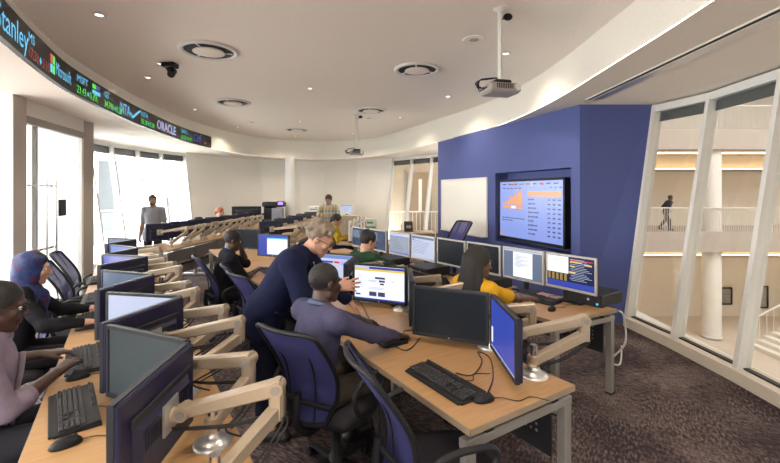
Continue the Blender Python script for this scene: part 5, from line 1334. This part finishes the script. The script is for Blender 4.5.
mb = MB(); mb.box((-1.8, -4.95, 1.5), (11, .2, 3.3)); struct(mb.build('wall_blocker_front', m_white))  # unseen, added behind the camera to cut daylight from the rear
mb = MB(); mb.box((-7.15, -2.3, 1.5), (.2, 5.6, 3.0)); struct(mb.build('wall_blocker_left_rear', m_white))  # unseen, added to narrow the side opening and darken the blue return face
mb = MB(); mb.box((3.2, -2.0, 1.5), (.2, 5.8, 3.0)); struct(mb.build('wall_blocker_right_rear', m_white))  # unseen, added so daylight enters the room only from the left
def balcony(z, lab, slab=.82):
    t = thing('balcony', lab, 'balcony', (15, 18, z))
    pb(t, 'slab', (0, 1.6, -slab/2), (22, 3.6, slab), m_atr, .0)
    pb(t, 'cove_light', (0, 1.2, -slab-.06), (22, .06, .05), E_warm, 0)
    pb(t, 'fascia_edge', (0, -.22, -slab/2), (22, .06, slab+.06), m_atr, .0)
    pb(t, 'light_ledge', (0, 3.30, -1.58), (22, .36, .10), m_atr, 0); pb(t, 'cove_light', (0, 3.22, -1.50), (22, .08, .03), E_warm, 0)
    mb = MB()
    for k in range(220): mb.box((-10.9+k*.1, -.1, .52), (.018, .018, 1.04))
    stuff(mb.build('baluster', m_rail, t)); pb(t, 'handrail', (0, -.1, 1.06), (22, .06, .05), m_rail, .0)
    return t
balcony(0.0, 'balcony with white railing seen at eye level through the right windows')
balcony(4.45, 'upper balcony seen through the top of the right windows')
for (z0, z1, lab) in ((-4.7, -.85, 'lower stretch of round white atrium column below the balcony'), (.0, 3.6, 'round white atrium column standing on the eye level balcony')):
    t = thing('round_column', lab, 'column', (14.35, 18.3, z0)); mb = MB(); mb.lathe([(.36, 0), (.36, z1-z0)], seg=28); mb.build('shaft', m_col, t)
    mb = MB(); mb.lathe([(.40, 0), (.40, .06), (.37, .08)], seg=28); mb.build('base_ring', m_frame, t)
for (px, py, lab) in ((725, 296, 'small dark framed picture left of the larger one, low on atrium wall'), (759, 297, 'larger dark framed picture low on the atrium wall')):
    X = (px-390)/410*21.4; Zc = CAMZ-21.4*(py-192)/410; s = .42 if px < 740 else .55
    t = thing('framed_picture', lab, 'picture', (X, 21.42, Zc)); pb(t, 'picture', (0, 0, 0), (s*1.5, .03, s*1.9), m_steel, 0)
    for c, q in (((0, -.02, s), (s*1.7, .05, .07)), ((0, -.02, -s), (s*1.7, .05, .07)), ((-s*.82, -.02, 0), (.07, .05, s*2)), ((s*.82, -.02, 0), (.07, .05, s*2))): pb(t, 'frame', c, q, m_black, 0)
    pb(t, 'mount', (0, -.018, 0), (s*1.0, .01, s*1.3), M('picture_grey', (.30, .30, .29), .6, noise=(12, .8)), 0)
t = thing('staircase', 'pale staircase with white handrail at the bottom of the atrium', 'stairs', (15.2, 16.2, -4.75))
for k in range(9): pb(t, 'step', (.3*k, 0, .08+.16*k), (.32, 2.0, .16+.32*k if False else .17), m_white, 0)
for yy in (-1.0, 1.0):
    mb = MB(); mb.tube([(-.2, yy, 1.05), (2.6, yy, 2.5), (3.6, yy, 2.5)], .035, 6); rl = mb.build('handrail', m_rail, t)
    mb = MB()
    for k in range(10): mb.ring_cyl((.3*k, yy, .1+.16*k), (.3*k, yy, 1.15+.155*k), .015, seg=5)
    mb.build('balusters', m_rail, rl)
lamp('AREA', 'atrium_fill', (16, 10, 8.4), 1300, (1, .91, .80), shape='RECTANGLE', size=12, size_y=10)  # added fill with no visible fixture, brightens the atrium
# beyond the far window
mb = MB(); mb.box((3.5, 16.2, 3.7), (9.4, 3.6, .15)); struct(mb.build('ceiling_blocker_corridor', m_ceil))  # added lid that blocks sky light above the corridor
mb = MB(); mb.box((-.7, 16.5, 1.6), (.2, 2.6, 4.2)); struct(mb.build('wall_blocker_corridor_left', m_warm))  # added side wall that keeps the sky from overlighting the corridor
lamp('POINT', 'corridor_fill', (2.2, 15.8, 3.3), 18, (1, .85, .65), shadow_soft_size=.15)  # added fill for the closed-in corridor, stands for no seen fixture
mb = MB(); mb.box((-18.5, 12, 3.7), (11, 26, .2)); tag(mb.build('canopy', m_atr), 'grey canopy slab above the terrace outside the left windows', 'canopy')
mb = MB(); mb.box((3.8, 17.8, 1.6), (9, .2, 5)); struct(mb.build('wall_corridor', M('corridor_paint', (.45, .38, .29), .8)))
mb = MB(); mb.box((2.3, 14.6, -.08), (3.7, 6.2, .1)); struct(mb.build('floor_corridor', m_carpet))
t = thing('corridor_door', 'tall brown door seen through the far tilted window', 'door', (1.2, 17.66, 0)); pb(t, 'leaf', (0, 0, 1.3), (1.0, .05, 2.6), M('brown_door', (.28, .20, .13), .5), .004); pb(t, 'frame', (-.55, 0, 1.35), (.1, .08, 2.7), m_steel, 0); pb(t, 'frame', (.55, 0, 1.35), (.1, .08, 2.7), m_steel, 0); pb(t, 'window_strip', (.1, -.03, 1.6), (.14, .01, 1.4), m_white, 0)
t = thing('corridor_railing', 'white thin barred railing beyond the far tilted window', 'railing', (1.6, 15.2, 0))
for k in range(24): pb(t, 'baluster', (-1.6+k*.14, 0, .5), (.018, .018, 1.0), m_rail, 0)
pb(t, 'handrail', (0, 0, 1.02), (3.4, .05, .05), m_rail, 0)

# ------------------------------------------------------------------ people
h_grey = hair_mat('grey_brown_hair', (.22, .17, .13)); h_black = hair_mat('black_hair', (.012, .009, .009)); h_brown = hair_mat('dark_brown_hair', (.035, .022, .015)); h_red = hair_mat('red_hair', (.30, .10, .035))
def W2L(pos, rz, p):
    x, y = p[0]-pos[0], p[1]-pos[1]; c, s = math.cos(-rz), math.sin(-rz); return (x*c-y*s, x*s+y*c, p[2])
def who(label, pos, rz, lhw=None, rhw=None, **kw):
    if lhw: kw['lh'] = W2L(pos, rz, lhw)
    if rhw: kw['rh'] = W2L(pos, rz, rhw)
    return person(label, pos, rz, **kw)
def pw(x, y, z): return (*at(x, y, z), z)
# man in lavender shirt, glasses, left edge
who('seated man in glasses and lavender shirt at the left edge, hand on mouse', (-1.99, 1.95), hA+.05, lhw=(-2.03, 2.40, .80), rhw=(-1.76, 2.16, .795), sk='dark', lean=.13, head=(-.02, -.22, 0), top=cloth('lavender_shirt_cloth', (.27, .22, .29)), sleeve='roll', bottom=cloth('dark_trouser_cloth', (.03, .03, .04)), hair=h_black, hstyle='buzz', glasses=True, lcurl=.45, rcurl=.3, vox=.007, collar=cloth('lavender_collar', (.30, .25, .32)))
# woman in headscarf
q = RA.P(1.98, -.36); who('seated woman in blue patterned headscarf and black top typing', (q[0], q[1]), hA+.05, lhw=(-2.44, 3.36, .80), rhw=(-2.22, 3.0, .80), sk='light', lean=.16, head=(0, -.12, 0), top=cloth('black_knit', (.014, .014, .018)), sleeve='long', bottom=cloth('black_skirt_cloth', (.012, .012, .014)), hair=scarf(), hstyle='scarf', female=True, vox=.007, lcurl=.35, rcurl=.35, hip=.52)
# man in lavender blue shirt, centre
who('seated man in dusky lavender shirt seen from behind, hand on the front desk', (-.47, 2.45), -.72, lhw=(-.16, 3.05, .79), rhw=(.06, 2.74, .79), sk='dark', lean=.14, twist=-.08, head=(-.10, -.12, 0), top=cloth('dusk_blue_shirt_cloth', (.065, .062, .115)), sleeve='long', bottom=cloth('olive_trouser_cloth', (.07, .06, .05)), hair=h_black, hstyle='buzz', vox=.007, rpole=(.35, -.35, -1), lcurl=.5, rcurl=.6, collar=cloth('dusk_collar', (.10, .13, .22)), hip=.53, shoulders=1.05)
# suited man bending
sp = (-.90, 3.0); who('grey haired man in dark navy suit bending over and pointing at a monitor', sp, -1.56, lhw=(-.30, 3.35, .82), rhw=(-.37, 2.86, 1.09), sk='light', sit=False, hip=.86, lean=.56, head=(-.05, -.50, 0), head_up=.075, shoulders=1.12, g_add=.008, spread=.16, top=cloth('navy_suit_cloth', (.010, .013, .040)), jacket=True, bottom=cloth('navy_trouser_cloth', (.012, .014, .030)), hair=h_grey, hstyle='wavy', glasses=True, vox=.007, rf=(-.15, .97, .06), rback=(1, .0, .35), rcurl=.16, lcurl=.3, rpole=(.5, -.3, -.9), collar=m_paleshirt, tie=cloth('striped_tie', (.18, .03, .03)), neck_fwd=.06)
# man in black jacket
bp_ = RB.P(3.76, -.32); who('seated man in black jacket with red stripe resting face on hand', bp_, hB, lhw=(-1.84, 5.03, 1.10), rhw=(-1.62, 4.98, .80), sk='dark', lean=.22, head=(-.05, -.25, 0), top=cloth('black_jacket_cloth', (.012, .012, .016)), sleeve='elbow', bottom=cloth('black_trouser_cloth', (.012, .012, .015)), hair=h_black, hstyle='buzz', vox=.009, lf=(-.1, -.15, 1), lback=(0, 1, 0), lcurl=.6, lpole=(-.2, .5, -1), collar=cloth('navy_collar', (.01, .03, .09)))
# man in green
who('seated man in dark green shirt with short black hair in the right row', (-.33, 4.58), -.82, lhw=(.05, 5.15, .80), rhw=(.30, 4.85, .80), sk='light', lean=.15, head=(-.22, -.30, 0), top=cloth('dark_green_cloth', (.020, .060, .030)), sleeve='short', bottom=cloth('dark_jean_cloth', (.03, .03, .05)), hair=h_black, hstyle='short', vox=.009)
# woman in yellow
who('seated woman with long black hair and glasses in yellow top at the right desk', (.60, 3.20), -.95, lhw=(1.12, 3.78, .80), rhw=(1.36, 3.56, .80), sk='brown', lean=.20, head=(-.40, -.12, 0), top=cloth('yellow_cloth', (.62, .33, .02)), sleeve='short', bottom=cloth('black_jean_cloth', (.015, .015, .02)), hair=h_black, hstyle='long', female=True, glasses=True, vox=.008, rcurl=.4, lcurl=.4, rpole=(.7, -.3, -.6))
# standing man in grey polo
who('standing bearded man in grey polo shirt by the left windows', (-4.98, 8.62), PI+.15, sk='tan', sit=False, hip=.90, lean=-.02, head=(.55, -.03, 0), shoulders=.92, lh=(-.23, .02, .84), rh=(.24, .04, .84), top=cloth('grey_polo_cloth', (.30, .31, .34)), sleeve='short', untucked=True, bottom=cloth('dark_trousers', (.03, .03, .035)), hair=h_brown, hstyle='short', beard=h_brown, vox=.011, collar=cloth('grey_polo_collar', (.18, .19, .22)), lf=(0, .1, -1), rf=(0, .1, -1), lback=(-1, 0, 0), rback=(1, 0, 0), lpole=(-.2, -1, 0), rpole=(.2, -1, 0))
# standing man in plaid
who('standing man in colorful plaid shirt at the back looking down', (-1.50, 10.1), PI-.1, sk='tan', sit=False, hip=.89, lean=.03, head=(.0, -.35, 0), lh=(-.14, .30, .98), rh=(.14, .30, .98), top=plaid(), sleeve='short', untucked=True, bottom=cloth('dark_slacks', (.03, .03, .04)), hair=h_brown, hstyle='short', vox=.011, collar=cloth('plaid_collar', (.45, .38, .2)), lpole=(-1, -.4, -.4), rpole=(1, -.4, -.4))
# person in yellow far back
who('seated person in yellow top with black headscarf far back, leaning over papers', (-1.32, 8.7), -1.62, lh=(-.14, .44, .80), rh=(.14, .46, .80), sk='tan', lean=.32, head=(0, -.35, 0), top=cloth('mustard_cloth', (.50, .36, .03)), sleeve='long', bottom=cloth('navy_skirt_cloth', (.02, .02, .05)), hair=h_black, hstyle='bun', female=True, vox=.011, hip=.52)
# red haired person
who('red haired person seated far back behind the left monitors', (-4.88, 11.5), -1.40, sk='light', lean=.15, head=(0, -.15, 0), lh=(-.14, .42, .80), rh=(.14, .42, .80), top=cloth('pale_pink_cloth', (.5, .4, .38)), hair=h_red, hstyle='bun', female=True, vox=.011, bottom=cloth('dark_skirt', (.03, .03, .03)))
# walker in the atrium
who('dark dressed person walking along the balcony outside the right windows', (12.5, 18.6), -PI/2-.1, sk='brown', sit=False, hip=.84, lean=.34, head=(0, -.3, 0), lh=(-.26, .25, .95), rh=(.28, -.15, .92), top=cloth('dark_grey_coat', (.05, .05, .055)), bottom=cloth('dark_grey_trousers', (.06, .06, .065)), hair=h_black, hstyle='short', vox=.014, legs=((-.09, .20, .48), (-.09, .22, .09), (.09, -.05, .48), (.09, -.32, .14)))
